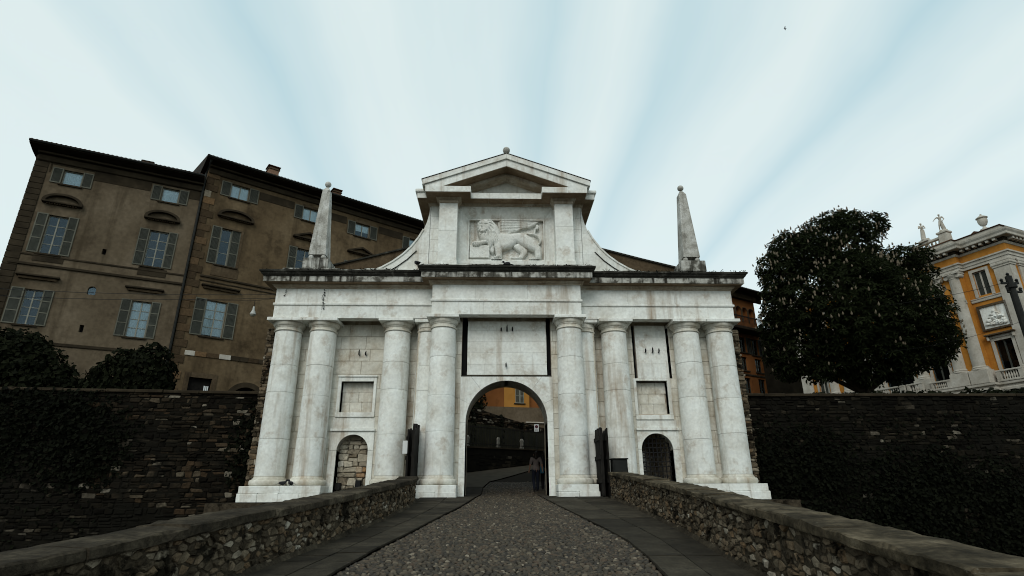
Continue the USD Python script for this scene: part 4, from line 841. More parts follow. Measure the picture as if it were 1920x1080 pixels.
# the winged lion
def lion():
    C_ = lambda *a: sg.Polygon(a)
    E_ = lambda x, y, a, b: sa.scale(sg.Point(x, y).buffer(1, 24), a, b)
    L_ = lambda pts, w: sg.LineString(pts).buffer(w)
    def smooth(p, k=14): return p.buffer(k).buffer(-2 * k).buffer(k)
    items = [  # polygon, base height, crown height, width of the rounding (relief units: px of a 1646-wide drawing; heights in metres)
        (C_((640, 230), (700, 185), (1420, 205), (1360, 262), (1240, 322), (1080, 348), (1000, 392), (930, 400), (860, 440), (690, 440), (650, 340)), .05, .05, 30),
        (smooth(C_((600, 420), (860, 440), (1060, 422), (1200, 460), (1300, 530), (1400, 640), (1430, 720), (1320, 765), (1180, 715), (1000, 612), (900, 692), (720, 752), (590, 660))), .07, .14, 90),
        (smooth(C_((950, 640), (1030, 610), (1200, 735), (1195, 790), (1110, 900), (1000, 900), (1065, 790), (930, 690))), .05, .08, 45),
        (E_(955, 880, 75, 24), .05, .06, 20),
        (smooth(C_((1190, 560), (1330, 560), (1440, 690), (1460, 780), (1455, 910), (1340, 920), (1325, 765), (1190, 700))), .09, .12, 60), (E_(1320, 905, 105, 30), .08, .08, 25),
        (smooth(C_((560, 600), (710, 600), (722, 760), (722, 905), (590, 905), (540, 880), (610, 850))), .09, .13, 55), (E_(620, 905, 105, 30), .09, .08, 25),
        (smooth(C_((480, 620), (570, 620), (585, 770), (545, 800), (500, 770))), .05, .07, 35),
        (L_([(1300, 560), (1310, 620), (1370, 652), (1430, 600), (1440, 550), (1400, 480), (1330, 440), (1345, 350), (1385, 300)], 19), .05, .05, 16), (E_(1385, 310, 30, 50), .06, .05, 24), (L_([(1195, 432), (1320, 432)], 12), .03, .03, 10),
        (C_((118, 655), (490, 655), (490, 888), (118, 888)), .11, .02, 12),
        (smooth(C_((250, 250), (330, 175), (450, 160), (540, 205), (640, 310), (695, 430), (700, 600), (640, 690), (560, 640), (500, 720), (440, 620), (330, 570), (280, 480), (250, 350))), .10, .12, 80),
        (E_(385, 315, 118, 125), .16, .09, 70), (E_(355, 400, 78, 62), .20, .07, 40), (E_(340, 290, 30, 14), .24, .02, 10),
        (smooth(C_((330, 575), (440, 560), (470, 620), (330, 660), (200, 690), (180, 620))), .12, .09, 45), (E_(240, 640, 80, 42), .15, .07, 30)]
    W, H = 230, 132; xs, ys = np.linspace(105, 1500, W), np.linspace(190, 912, H); X, Y = np.meshgrid(xs, ys); pts = shapely.points(X.ravel(), Y.ravel()); h = np.zeros(X.size)
    for p, b0, k, w in items:
        ins = shapely.contains(p, pts); d = shapely.distance(pts, p.exterior); hh = b0 + .035 + k * np.sqrt(np.clip(1 - (1 - np.clip(d / w, 0, 1)) ** 2, 0, 1)); h = np.where(ins, np.maximum(h, hh), h)
    def groove(lines, w, depth):
        nonlocal h
        for l in lines: d = shapely.distance(pts, sg.LineString(l)); h = h - depth * np.exp(-(d / w) ** 2) * (h > .03)
    groove([[(660, 235 + 0), (1350, 225)], [(680, 262), (1270, 262)], [(690, 290), (1200, 300)], [(690, 318), (1100, 330)], [(690, 345), (1020, 352)], [(690, 375), (980, 380)], [(690, 405), (900, 410)]], 6, .028)
    groove([[(x, 250), (x + 8, 430)] for x in (770, 860, 950)], 5, .012)
    a = np.linspace(0, 2 * np.pi, 15)[:-1]
    groove([[(385 + 115 * math.cos(t), 315 + 125 * math.sin(t)), (400 + 165 * math.cos(t + .25), 330 + 178 * math.sin(t + .25))] for t in a], 9, .045)
    groove([[(430 + 26 * k, 440), (440 + 34 * k, 560), (450 + 28 * k, 660)] for k in range(7)], 8, .035)
    groove([[(290, 425), (330, 450), (400, 440), (430, 405)], [(345, 345), (350, 395)], [(300, 290), (340, 285)], [(395, 290), (440, 292)]], 9, .06)
    groove([[(200 + 32 * k, 640), (195 + 32 * k, 690)] for k in range(4)] + [[(560 + 30 * k, 890), (555 + 30 * k, 930)] for k in range(4)] + [[(1250 + 30 * k, 890), (1245 + 30 * k, 930)] for k in range(4)], 6, .05)
    h = np.maximum(h, 0).reshape(H, W); h += .004 * rng.standard_normal(h.shape)
    v = np.column_stack([(-1.70 + (X.ravel() - 105) / 1395 * 3.44), YA + .355 - h.ravel() * 1.3, 12.14 - (Y.ravel() - 190) / 722 * 1.99]); i, j = np.meshgrid(np.arange(H - 1), np.arange(W - 1), indexing='ij'); k = (i * W + j).ravel()
    return v, np.vstack([np.stack([k, k + W, k + W + 1], 1), np.stack([k, k + W + 1, k + 1], 1)])
obj('lion_relief', lion(), M['marble'], gate, 50)
# dark room behind the side passage: wall of pale stones seen through the grille
sw = thing('passage_wall', 'pale block wall seen through the iron grille of the right side opening', 'wall')
st = rubble(lambda v: np.column_stack([6.4 + v[:, 0], 10.5 - v[:, 1], v[:, 2]]), 2.75, 1.05, 2.3, (.45, .26), np.random.default_rng(63), .02, (.0, .03), .3); lay_stones(sw, 'stone', st, M['marble']); obj('wall_foot', box(6.4, 9.15, 10.45, 10.9, -.2, 1.045), M['trim_dark'], sw)
gl = thing('iron_grille', 'black iron grille closing the right side arch of the gate', 'grille')
for k in range(8): x = 5.60 + k * .165; zt_ = 1.80 + math.sqrt(max(0, .65 ** 2 - (x - 6.18) ** 2)); obj('bar', beam((x, YW + .35, -.1), (x, YW + .35, zt_), .036), M['iron'], gl)
for k in range(13): z = .05 + k * .185; hw_ = .65 if z < 1.8 else math.sqrt(max(.01, .65 ** 2 - (z - 1.8) ** 2)); obj('crossbar', beam((6.18 - hw_, YW + .33, z), (6.18 + hw_, YW + .33, z), .036), M['iron'], gl)
# the two open leaves of the gate
def leaf_gate(x, y0, y1, h, label, seed):
    r = np.random.default_rng(seed); t = thing('gate_leaf', label, 'gate leaf'); y = y0
    while y < y1 - .02:
        w = r.uniform(.10, .15); e = min(y + w, y1); hh = h + r.uniform(-.12, .1); v, f = box(x - .035 + r.uniform(-.01, .01), x + .035, y + .004, e - .004, zroad(0) + .04, hh)
        v = v.copy(); tp = v[:, 2] > 1; v[tp, 2] -= (v[tp, 1] > (y + e) / 2) * r.uniform(.0, .08); obj('board', (v, f), M['wood_black'], t); y = e
    for z in (.5, h * .55, h - .4): obj('rail', box(x - .075, x - .036, y0 + .02, y1 - .02, z, z + .14), M['wood_black'], t)
    return t
leaf_gate(-3.47, -.45, 1.0, 2.62, 'open black wooden gate leaf beside the left middle column', 64)
leaf_gate(-3.72, -.10, 1.0, 2.45, 'second black wooden leaf, left of the leaf beside the left middle column', 65)
leaf_gate(3.52, -.4, 1.0, 2.42, 'open black wooden gate leaf beside the right middle column', 66)
leaf_gate(3.80, -.05, 1.0, 2.42, 'second black wooden leaf, right of the leaf beside the right middle column', 68)
t = thing('notice_plate', 'small white notice plate on the left black gate leaf', 'sign', (-3.80, -.14, 1.55)); obj('plate', cbox(-.10, .08, -.02, .0, 0, .47, .005), M['sign_white'], t)
t = thing('cabinet', 'black metal cabinet behind the gate end of the right parapet', 'cabinet', (4.25, .1, -.1)); obj('case', cbox(-.32, .24, -.25, .2, 0, 1.42, .02), M['dark_metal'], t); obj('lid', cbox(-.36, .27, -.29, .24, 1.423, 1.47, .01), M['dark_metal'], t); obj('door', cbox(-.27, .19, -.27, -.252, .1, 1.35, .01), M['dark_metal'], t)

# ------------------------------------------------------------------ buildings
br = np.random.default_rng(71)
def wall_with(x0, x1, y0, y1, z0, z1, openings, depth=.30):
    w = solid(box(x0, x1, y0, y1, z0, z1))
    for p in openings:
        q = p if hasattr(p, 'geom_type') else sg.box(p[0], p[2], p[1], p[3]); w = w - solid(slab(q, y0 - .5, y0 + depth))
    return w
def window(t, x0, x1, z0, z1, y, cols=2, rows=3, curtain=False, shut=(.5, .5), half=0, sill=True, fm='frame_white', surround=None, dark=True, slat='shutter_slat', shm='shutter'):
    """Timber frame with panes, louvred shutters folded against the wall (half: the right-hand one closed over half the window)."""
    yf = y + .14; b = .05; parts = [box(x0, x0 + b, yf, yf + .06, z0, z1), box(x1 - b, x1, yf, yf + .06, z0, z1), box(x0 + b, x1 - b, yf, yf + .06, z1 - b, z1), box(x0 + b, x1 - b, yf, yf + .06, z0, z0 + b)]
    xs, zs = np.linspace(x0 + b, x1 - b, cols + 1), np.linspace(z0 + b, z1 - b, rows + 1)
    for k, x in enumerate(xs[1:-1]): parts.append(box(x - .03, x + .03, yf - .008, yf + .05, z0 + b, z1 - b))
    for z in zs[1:-1]: parts.append(box(x0 + b, x1 - b, yf + .006, yf + .046, z - .016, z + .016))
    w = obj('window', join(*parts), M[fm], t)
    for i in range(cols):
        for k in range(rows): obj('pane', (np.array([[xs[i], yf + .028, zs[k]], [xs[i + 1], yf + .028, zs[k]], [xs[i + 1], yf + .028, zs[k + 1]], [xs[i], yf + .028, zs[k + 1]]]), np.array([[0, 1, 2], [0, 2, 3]])), M['pane'], w)
    if dark: obj('dark_interior', box(x0 + .01, x1 - .01, y + .285, y + .298, z0 + .01, z1 - .01), M['dark_room'], w)
    if curtain:
        n = 14; xx = np.linspace(x0 + .03, x1 - .03, n * 3); yy = y + .20 + .012 * np.sin(np.arange(n * 3) * 1.3); zt_, zb_ = z1 - .02, (z0 + .02 if curtain is True else z1 - (z1 - z0) * curtain)
        v = np.vstack([np.column_stack([xx, yy, np.full_like(xx, zb_)]), np.column_stack([xx, yy, np.full_like(xx, zt_)])]); i = np.arange(n * 3 - 1); obj('curtain', (v, np.vstack([np.stack([i, i + 1, i + 1 + n * 3], 1), np.stack([i, i + 1 + n * 3, i + n * 3], 1)])), M['curtain'], w, True)
    if sill: obj('sill', cbox(x0 - .12, x1 + .12, y - .09, y + .13, z0 - .10, z0 - .004, .01), M['trim_dark'], w)
    def shutter(a, c, ys):
        f = .055; z_a, z_b = z0 - .01, z1 + .03; mids = [z_a + (z_b - z_a) * k for k in ((.36, .68) if z1 - z0 > 1.5 else ())]
        pr = [box(a, a + f, ys, ys + .04, z_a, z_b), box(c - f, c, ys, ys + .04, z_a, z_b)] + [box(a + f, c - f, ys, ys + .04, q, q + f) for q in [z_a, z_b - f] + [m_ - f / 2 for m_ in mids]]
        s = obj('shutter', join(*pr), M[shm], t); sl = []
        z = z_a + f
        while z < z_b - f:
            v, fc = box(a + f, c - f, ys + .008, ys + .030, z, z + .012); v = v.copy(); v[:, 2] += np.where(v[:, 1] > ys + .02, .035, 0); sl.append((v, fc)); z += .055
        sl.append(box(a + f, c - f, ys + .031, ys + .036, z_a + f, z_b - f)); obj('louvres', join(*sl), M[slat], s)
    if shut:
        if shut[0]: shutter(x0 - shut[0] - .01, x0 - .01, y - .055)
        if shut[1]:
            if half: shutter((x0 + x1) / 2 + .02, x1, y + .03)
            else: shutter(x1 + .01, x1 + shut[1] + .01, y - .055)
def hood(t, c, hw, z, y, kind, m='trim_dark'):
    """A window hood on the wall: straight shelf, curved or triangular pediment."""
    obj('hood_shelf', cbox(c - hw, c + hw, y - .26, y + .02, z, z + .10, .02), M[m], t)
    if kind == 'flat': obj('hood_bed', cbox(c - hw + .12, c + hw - .12, y - .12, y + .02, z - .14, z - .003, .015), M['trim_brown'], t); return
    h = .52 if kind == 'round' else .46
    if kind == 'round':
        a = np.linspace(0, math.pi, 24); o = [(c + hw * math.cos(q), z + .103 + h * math.sin(q)) for q in a]; i = [(c + (hw - .16) * math.cos(q), z + .103 + (h - .12) * math.sin(q)) for q in a[::-1]]
    else: o = [(c + hw, z + .103), (c, z + .103 + h), (c - hw, z + .103)]; i = [(c - hw + .26, z + .103), (c, z + h - .02), (c + hw - .26, z + .103)]
    obj('hood_arch', slab(sg.Polygon(o + i), y - .24, y + .02), M[m], t)
    k = 0
    for x in np.arange(c - hw + .22, c + hw - .2, .12): obj('dentil', box(x, x + .06, y - .16, y + .02, z - .06, z - .003), M['trim_brown'], t)
def tiles(x0, x1, ya, za, yb, zb, pitch=.22):
    a = Acc()
    for x in np.arange(x0, x1, pitch):
        n = 5; g_ = np.linspace(0, math.pi, n); d = np.array([0, yb - ya, zb - za]); p = np.array([[x + .085 * math.cos(q), ya, za + .06 * math.sin(q)] for q in g_]); v = np.vstack([p, p + d]); f = []
        for k in range(n - 1): f += [[k, k + 1, n + k + 1], [k, n + k + 1, n + k]]
        f += [[0, k, k + 1] for k in range(1, n - 1)]; a.add((v, np.array(f)))
    return a.mesh()
def eaves(t, x0, x1, zw, ze, over, depth, slope=.32, left=.33):
    """Plain projecting eaves: dark soffit, bed mould, gutter board, tiles."""
    obj('bed_mould', cbox(x0 + .5 * 0, x1, -.14, .05, zw - .38, zw - .02, .05), M['trim_dark'], t); obj('bed_mould', cbox(x0, x1, -.36, .05, zw - .018, zw + .10, .04), M['trim_dark'], t)
    poly = np.array([[-over, ze - .16], [-over, ze], [depth, ze + (depth + over) * slope], [depth, zw], [0, zw + .1]])
    v = np.array([[x, p[0], p[1]] for x in (x0 - left, x1) for p in poly]); k = len(poly); f = []
    for i in range(k): j = (i + 1) % k; f += [[i, i + k, j + k], [i, j + k, j]]
    f += [[0, i, i + 1] for i in range(1, k - 1)] + [[k, k + i + 1, k + i] for i in range(1, k - 1)]
    obj('roof', (v, np.array(f)), M['eave_dark'], t); obj('gutter', tube([(x0 - left, -over - .05, ze - .05), (x1, -over - .05, ze - .05)], .075, 8), M['dark_metal'], t)
    obj('roof_tiles', tiles(x0 - left + .1, x1, -over - .04, ze + .005, depth, ze + (depth + over) * slope + .01), M['tile'], t, kind='stuff')
def chimney(t, x, y, z0, z1, w=.34):
    c = obj('chimney', cbox(x - w, x + w, y - w, y + w, z0, z1 - .28, .02), M['brick'], t)
    obj('chimney_band', cbox(x - w - .05, x + w + .05, y - w - .05, y + w + .05, z1 - .277, z1 - .2, .01), M['trim_brown'], c); obj('chimney_pot', cbox(x - w + .05, x + w - .05, y - w + .05, y + w - .05, z1 - .197, z1 - .06, .01), M['brick'], c); obj('chimney_cap', cbox(x - w - .08, x + w + .08, y - w - .08, y + w + .08, z1 - .057, z1, .015), M['tile'], c)

# right-hand wing of the brown palazzo on the left
A = thing('palazzo', 'tall brown stucco palazzo with brick chimney rising right behind the left obelisk', 'building', (-17.875, 10.470, 0), 36)
W1 = [(.31, 1.40, 18.22, 19.20), (4.97, 6.05, 18.05, 19.03), (8.79, 9.90, 17.95, 18.98), (13.2, 14.3, 17.9, 18.93)]
W2 = [(.22, 1.35, 13.52, 15.98), (4.92, 6.05, 13.45, 15.88), (8.75, 9.88, 13.4, 15.8), (13.0, 14.1, 13.4, 15.8)]
W3 = [(.13, 1.26, 8.98, 11.20), (4.9, 6.03, 8.95, 11.15)]
door = (-.03, 1.16, 4.0, 6.50); ar = arch_poly(3.1, .86, 4.0, 5.35)
obj('wall', wall_with(-1.15, 16.5, 0, 14, 3.6, 20.0, W1 + W2 + W3 + [door, ar]), M['stucco_brown'], A)
for k, w in enumerate(W1): window(A, *w, 0, 2, 1, curtain=(True, True, .55, True)[k], shut=(.58, .58)); obj('lintel', cbox(w[0] - .08, w[1] + .08, -.03, .02, w[3] + .02, w[3] + .2, .01), M['trim_brown'], A)
for k, w in enumerate(W2): window(A, *w, 0, 2, 3, shut=(.54, .54), half=1 if k == 0 else 0); hood(A, (w[0] + w[1]) / 2 + .1, 1.08, w[3] + .72, 0, ('round', 'tri', 'tri', 'tri')[k]); obj('architrave', join(box(w[1] + .005, w[1] + .14, -.03, .02, w[2], w[3] + .12), box(w[0] - .14, w[0] - .005, -.03, .02, w[2], w[3] + .12), box(w[0] - .004, w[1] + .004, -.03, .02, w[3] + .005, w[3] + .12)), M['trim_brown'], A); obj('apron', cbox(w[0] - .2, w[1] + .2, -.03, .02, 12.78, w[2] - .12, .01), M['trim_brown'], A)
for k, w in enumerate(W3): window(A, *w, 0, 2, 4, curtain=.95 if k == 0 else False, shut=(.6, .6)); hood(A, (w[0] + w[1]) / 2 + .05, 1.08, w[3] + .80, 0, 'flat')
xs = [w for w in W1]; seg = [-.5, .31 - .62, 1.4 + .62, 4.97 - .62, 6.05 + .62, 8.79 - .62, 9.9 + .62, 13.2 - .62]
for a, b in ((2.05, 4.33), (6.7, 8.1), (10.6, 12.6)): obj('frieze_band', cbox(a, b, -.025, .02, 18.62, 19.18, .01), M['trim_dark'], A)
obj('string_course', cbox(-.5, 16.5, -.09, .02, 12.55, 12.68, .03), M['trim_dark'], A); obj('string_course', cbox(-.5, 16.5, -.05, .02, 12.30, 12.38, .02), M['trim_dark'], A)
x = -.5; k = 0
while x < 10:                                      # band of mixed blocks above the ground floor
    w = br.uniform(.45, .75); obj('band_block', cbox(x + .004, x + w - .004, -.05, .02, 7.72, 8.0, .012), M[('white_trim', 'quoin', 'quoin', 'white_trim', 'trim_dark', 'trim_dark', 'quoin')[k] if k < 7 else 'trim_dark'], A); x += w; k += 1
z = 4.0; k = 0
while z < 19.5:                                    # quoins
    h = .46; obj('quoin', cbox(-1.16, (-.48 if k % 2 else -.74) + br.uniform(-.04, .04), -.045, .3, z + .006, z + h - .006, .015), M['quoin'], A); z += h; k += 1
obj('door', cbox(-.0, 1.13, .2, .26, 4.0, 6.46, .01), M['wood_black'], A); obj('door_surround', slab(sg.box(-.28, 4.0, 1.41, 6.78).difference(sg.box(*[door[0], 3.9, door[1], door[3]])), -.04, .05), M['trim_brown'], A)
for k in range(3): obj('curtain_strip', box(.82 + k * .09, .88 + k * .09, .17, .19, 5.0, 6.1), M['curtain'], A)
obj('arch_surround', slab(arch_poly(3.1, 1.16, 4.0, 5.35).difference(ar), -.05, .05), M['trim_dark'], A)
for k in range(9): obj('arch_bar', box(2.36 + k * .18, 2.385 + k * .18, .1, .125, 4.0, 5.95), M['iron'], A)
obj('arch_room', box(2.2, 4.0, .28, .296, 4.0, 6.3), M['dark_room'], A)
eaves(A, -1.15, 16.5, 19.85, 20.22, .9, 7.)
chimney(A, 2.8, .9, 20.4, 21.75); chimney(A, 7.9, 2.4, 21.0, 22.4, .3)
obj('drain_pipe', tube([(-1.27, -.10, 4.2), (-1.27, -.10, 19.3), (-1.2, -.8, 20.0)], .065, 8), M['dark_metal'], A)
# left-hand wing
B = thing('palazzo', 'lower grey-brown stucco palazzo wing at the far left with green-grey shutters', 'building', (-18.846, 9.765, 0), 25)
V1 = [(-7.03, -6.12, 16.84, 17.75), (-2.16, -1.25, 16.92, 17.86)]
V2 = [(-7.10, -6.20, 12.56, 14.86), (-2.29, -1.32, 12.68, 14.95)]
V3 = [(-7.15, -6.35, 8.55, 10.48), (-2.34, -1.40, 8.43, 10.53)]
sl = [(-4.32, -4.12, 12.98, 13.32), (-4.42, -4.23, 8.42, 8.82)]; nar = arch_poly(-4.31, .19, 10.56, 10.85)
obj('wall', wall_with(-8.35, -.02, 0, 14, 3.6, 18.55, V1 + V2 + V3 + sl + [nar]), M['stucco_grey'], B)
for w in V1: window(B, *w, 0, 1, 1, curtain=True, shut=(.5, .5))
for w in V2: window(B, *w, 0, 2, 4, shut=(.5, .46)); hood(B, (w[0] + w[1]) / 2, .93, w[3] + .66, 0, 'round'); obj('apron', cbox(w[0] - .15, w[1] + .3, -.03, .02, 12.08, w[2] - .12, .01), M['trim_dark'], B)
window(B, *V3[0], 0, 2, 4, shut=(.55, .45)); window(B, *V3[1], 0, 2, 4, curtain=True, shut=(.5, .45))
for w in V3: hood(B, (w[0] + w[1]) / 2, .95, w[3] + .68, 0, 'flat')
obj('niche_glass', box(-4.5, -4.1, .12, .13, 10.5, 11.1), M['pane'], B); obj('niche_room', box(-4.5, -4.1, .28, .296, 10.5, 11.1), M['dark_room'], B)
for s_ in sl: obj('slot_room', box(s_[0], s_[1], .28, .296, s_[2], s_[3]), M['dark_room'], B)
obj('string_course', cbox(-8.2, -.05, -.09, .02, 11.78, 11.93, .03), M['trim_dark'], B); obj('string_course', cbox(-8.2, -.05, -.05, .02, 12.36, 12.46, .02), M['trim_dark'], B); obj('string_course', cbox(-8.2, -.05, -.06, .02, 7.55, 7.72, .02), M['trim_dark'], B)
for a, b in ((-7.7, -7.62), (-5.62, -2.75), (-.72, -.1)): obj('frieze_band', cbox(a, b, -.025, .02, 17.42, 18.2, .01), M['trim_dark'], B)
obj('frieze_band', cbox(-7.6, -5.64, -.025, .02, 17.95, 18.2, .01), M['trim_dark'], B); obj('frieze_band', cbox(-2.74, -.74, -.025, .02, 18.0, 18.2, .01), M['trim_dark'], B)
z = 4.0
while z < 18.2: obj('quoin', cbox(-8.42, -7.78, -.05, .4, z + .008, z + .34, .02), M['trim_dark'], B); z += .35
eaves(B, -8.35, -.05, 18.42, 18.80, .85, 7.)
obj('roof_hatch', cbox(-3.55, -2.85, -.25, .6, 18.95, 19.32, .04), M['eave_dark'], B)

# ochre palazzo on the right
P = thing('palazzo', 'ochre palazzo with white giant columns, carved panel and roof statues, far right', 'building', (40.071, 20.317, 0), -69.0)
up = [(-.98, .02, 15.46, 17.52)]; dr = [(-.88, .34, 8.25, 11.56)]; drc = [(-5.78, -4.42, 8.25, 11.9), (-9.95, -7.4, 8.25, 12.6), (-13.0, -11.7, 8.25, 11.9)]
upc = [(-5.6, -4.5, 15.4, 17.4), (-9.2, -8.1, 15.4, 17.4), (-12.9, -11.8, 15.4, 17.4)]; far = [(-17.6, -16.6, 9.0, 11.6), (-17.6, -16.6, 15.4, 17.4)]
obj('wall', wall_with(-22, 1.75, .30, 22, 3.6, 20.3, up + dr + far), M['ochre'], P); obj('wall', wall_with(-16, -1.65, -.25, .297, 3.6, 20.3, drc + upc, .25), M['ochre'], P)
pplan = [(-22, .3), (-16, .3), (-16, -.25), (-1.65, -.25), (-1.65, .3), (1.75, .3), (1.75, 20)]
molding(P, 'base_ledge', [(-.2, 7.5), (.42, 7.5), (.48, 7.6), (.48, 7.78), (.36, 7.86), (.36, 8.0), (.5, 8.05), (.5, 8.22), (-.2, 8.24)], pplan, M['white_trim'], 2.4)
molding(P, 'base_wall', [(-.2, 3.6), (.25, 3.6), (.25, 7.497), (-.2, 7.497)], pplan, M['trim_brown'], 3.)
molding(P, 'architrave', [(-.2, 17.88), (.16, 17.88), (.16, 18.12), (.22, 18.125), (.22, 18.36), (.32, 18.40), (.32, 18.52), (-.2, 18.54)], pplan, M['white_trim'], 2.6)
molding(P, 'frieze', [(-.2, 18.543), (.13, 18.543), (.13, 19.15), (-.2, 19.15)], pplan, M['ochre'], 3.)
molding(P, 'cornice_bed', [(-.2, 19.153), (.18, 19.153), (.26, 19.28), (.26, 19.34), (-.2, 19.34)], pplan, M['white_trim'], 2.6)
molding(P, 'cornice', [(-.2, 19.62), (.78, 19.62), (.82, 19.66), (.82, 19.84), (.92, 19.98), (.95, 20.12), (-.2, 20.3)], pplan, M['white_trim'], 2.6)
molding(P, 'cornice_soffit', [(-.2, 19.343), (.32, 19.343), (.32, 19.617), (-.2, 19.617)], pplan, M['trim_dark'], 2.6)
molding(P, 'roof_parapet', [(-.4, 20.303), (.25, 20.303), (.25, 20.62), (-.4, 20.64)], pplan, M['white_trim'], 2.6)
molding(P, 'parapet_cap', [(-.45, 20.643), (.33, 20.643), (.33, 20.72), (-.45, 20.74)], pplan, M['tile'], 2.6)
for x in np.arange(-21.6, 1.9, .5):
    yo = -.25 if -16 < x < -1.65 else .3; obj('modillion', cbox(x, x + .22, yo - .70, yo - .1, 19.40, 19.615, .02), M['white_trim'], P)
for y in np.arange(.5, 14, .5): obj('modillion', cbox(1.85, 2.45, y, y + .22, 19.40, 19.615, .02), M['white_trim'], P)
def giant_column(x, y):
    c = thing('column', parent=P); r0, r1 = .50, .43
    obj('pedestal', cbox(x - .70, x + .70, y - .62, y + .6, 8.243, 9.36, .03), M['white_trim'], c)
    obj('base', lathe([(.64, 9.363), (.66, 9.42), (.64, 9.48), (.56, 9.50), (.55, 9.55), (.58, 9.58), (.52, 9.66), (r0, 9.70)], x, y, 28), M['white_trim'], c, 30)
    obj('shaft', lathe([(r0 - (r0 - r1) * max(0, (t - .25) / .75) ** 1.5, 9.70 + t * 7.55) for t in np.linspace(0, 1, 14)], x, y, 32), M['white_trim'], c, 30)
    vol = [lathe([(.001, -.34), (.15, -.34), (.19, -.30), (.19, .30), (.15, .34), (.001, .34)], n=18)] * 2; vs = [(np.column_stack([v[:, 0] + x + sx * .46, v[:, 2] + y - .1, v[:, 1] + 17.47]), f[:, ::-1]) for (v, f), sx in zip(vol, (-1, 1))]
    obj('capital', join(lathe([(r1, 17.253), (.47, 17.28), (.45, 17.33), (.46, 17.36), (.58, 17.56), (.58, 17.64)], x, y, 28), *vs, cbox(x - .62, x + .62, y - .6, y + .5, 17.64, 17.76, .03)), M['white_trim'], c, 30); obj('abacus', cbox(x - .60, x + .60, y - .58, y + .5, 17.763, 17.877, .02), M['white_trim'], c)
for x in (-2.16, -3.62, -6.6, -10.75, -13.9, -15.4): giant_column(x, -.12)
def giant_pilaster(x0, x1, y0, y1):
    obj('pilaster_pedestal', cbox(x0 - .1, x1 + .08, y0 - .1, y1 + .08, 8.243, 9.36, .03), M['white_trim'], P); obj('pilaster', cbox(x0, x1, y0, y1, 9.363, 17.3, .015), M['white_trim'], P); obj('pilaster_capital', join(cbox(x0 - .06, x1 + .06, y0 - .06, y1 + .06, 17.303, 17.45, .03), cbox(x0 - .12, x1 + .12, y0 - .12, y1 + .1, 17.45, 17.74, .08), cbox(x0 - .1, x1 + .1, y0 - .1, y1 + .08, 17.74, 17.876, .02)), M['white_trim'], P)
giant_pilaster(.62, 1.83, .17, .9); giant_pilaster(1.2, 1.88, 1.35, 2.5); giant_pilaster(-19.6, -18.3, .17, .9); giant_pilaster(1.2, 1.88, 5.2, 6.4)
def palazzo_window(w, y, rows=1, tall=False, deep=.25):
    x0, x1, z0, z1 = w; f = .22
    obj('window_surround', slab(sg.box(x0 - f, z0 - (0 if tall else .12), x1 + f, z1 + f).difference(sg.box(x0, z0 - 1, x1, z1)), y - .08, y + .05), M['white_trim'], P)
    if tall:
        obj('hood_bed', cbox(x0 - .2, x1 + .2, y - .16, y + .02, z1 + f + .003, z1 + f + .2, .02), M['white_trim'], P); obj('hood_shelf', cbox(x0 - .46, x1 + .46, y - .42, y + .02, z1 + f + .203, z1 + f + .34, .03), M['trim_brown'], P)
        for s_ in (x0 - .36, x1 + .2): obj('bracket', cbox(s_, s_ + .16, y - .3, y + .02, z1 + f - .16, z1 + f + .2, .04), M['white_trim'], P)
    fr = [box(x0, x0 + .07, y + .12, y + .18, z0, z1), box(x1 - .07, x1, y + .12, y + .18, z0, z1), box(x0, x1, y + .12, y + .18, z1 - .07, z1), box((x0 + x1) / 2 - .06, (x0 + x1) / 2 + .06, y + .11, y + .18, z0, z1)]
    w_ = obj('window', join(*fr), M['white_trim' if not tall else 'shutter_slat'], P); cx = (x0 + x1) / 2
    for a, b in ((x0 + .07, cx - .06), (cx + .06, x1 - .07)):
        if tall: obj('pane', box(a, b, y + .145, y + .15, z0, z1 - .07), M['pane'], w_)
        else:
            sl_ = []; z = z0 + .02
            while z < z1 - .1: v, fc = box(a, b, y + .13, y + .16, z, z + .015); v = v.copy(); v[:, 2] += np.where(v[:, 1] > y + .145, .05, 0); sl_.append((v, fc)); z += .075
            sl_.append(box(a, b, y + .165, y + .17, z0, z1 - .07)); obj('louvres', join(*sl_), M['shutter_slat'], w_)
    obj('dark_interior', box(x0 + .01, x1 - .01, y + deep - .015, y + deep - .003, z0 + .01, z1 - .01), M['dark_room'], w_)
palazzo_window(up[0], .3); palazzo_window(dr[0], .3, tall=True)
for w in drc: palazzo_window(w, -.25, tall=True, deep=.24)
for w in upc: palazzo_window(w, -.25, deep=.24)
for w in far: palazzo_window(w, .3)
molding(P, 'window_band', [(-.05, 14.96), (.08, 14.96), (.10, 15.02), (.10, 15.16), (.15, 15.2), (.15, 15.27), (-.05, 15.27)], [(-1.6, .3), (.62, .3)], M['white_trim'], 3.); molding(P, 'window_band', [(-.05, 14.96), (.08, 14.96), (.10, 15.02), (.10, 15.16), (.15, 15.2), (.15, 15.27), (-.05, 15.27)], [(-15.9, -.25), (-1.66, -.25)], M['white_trim'], 4.)
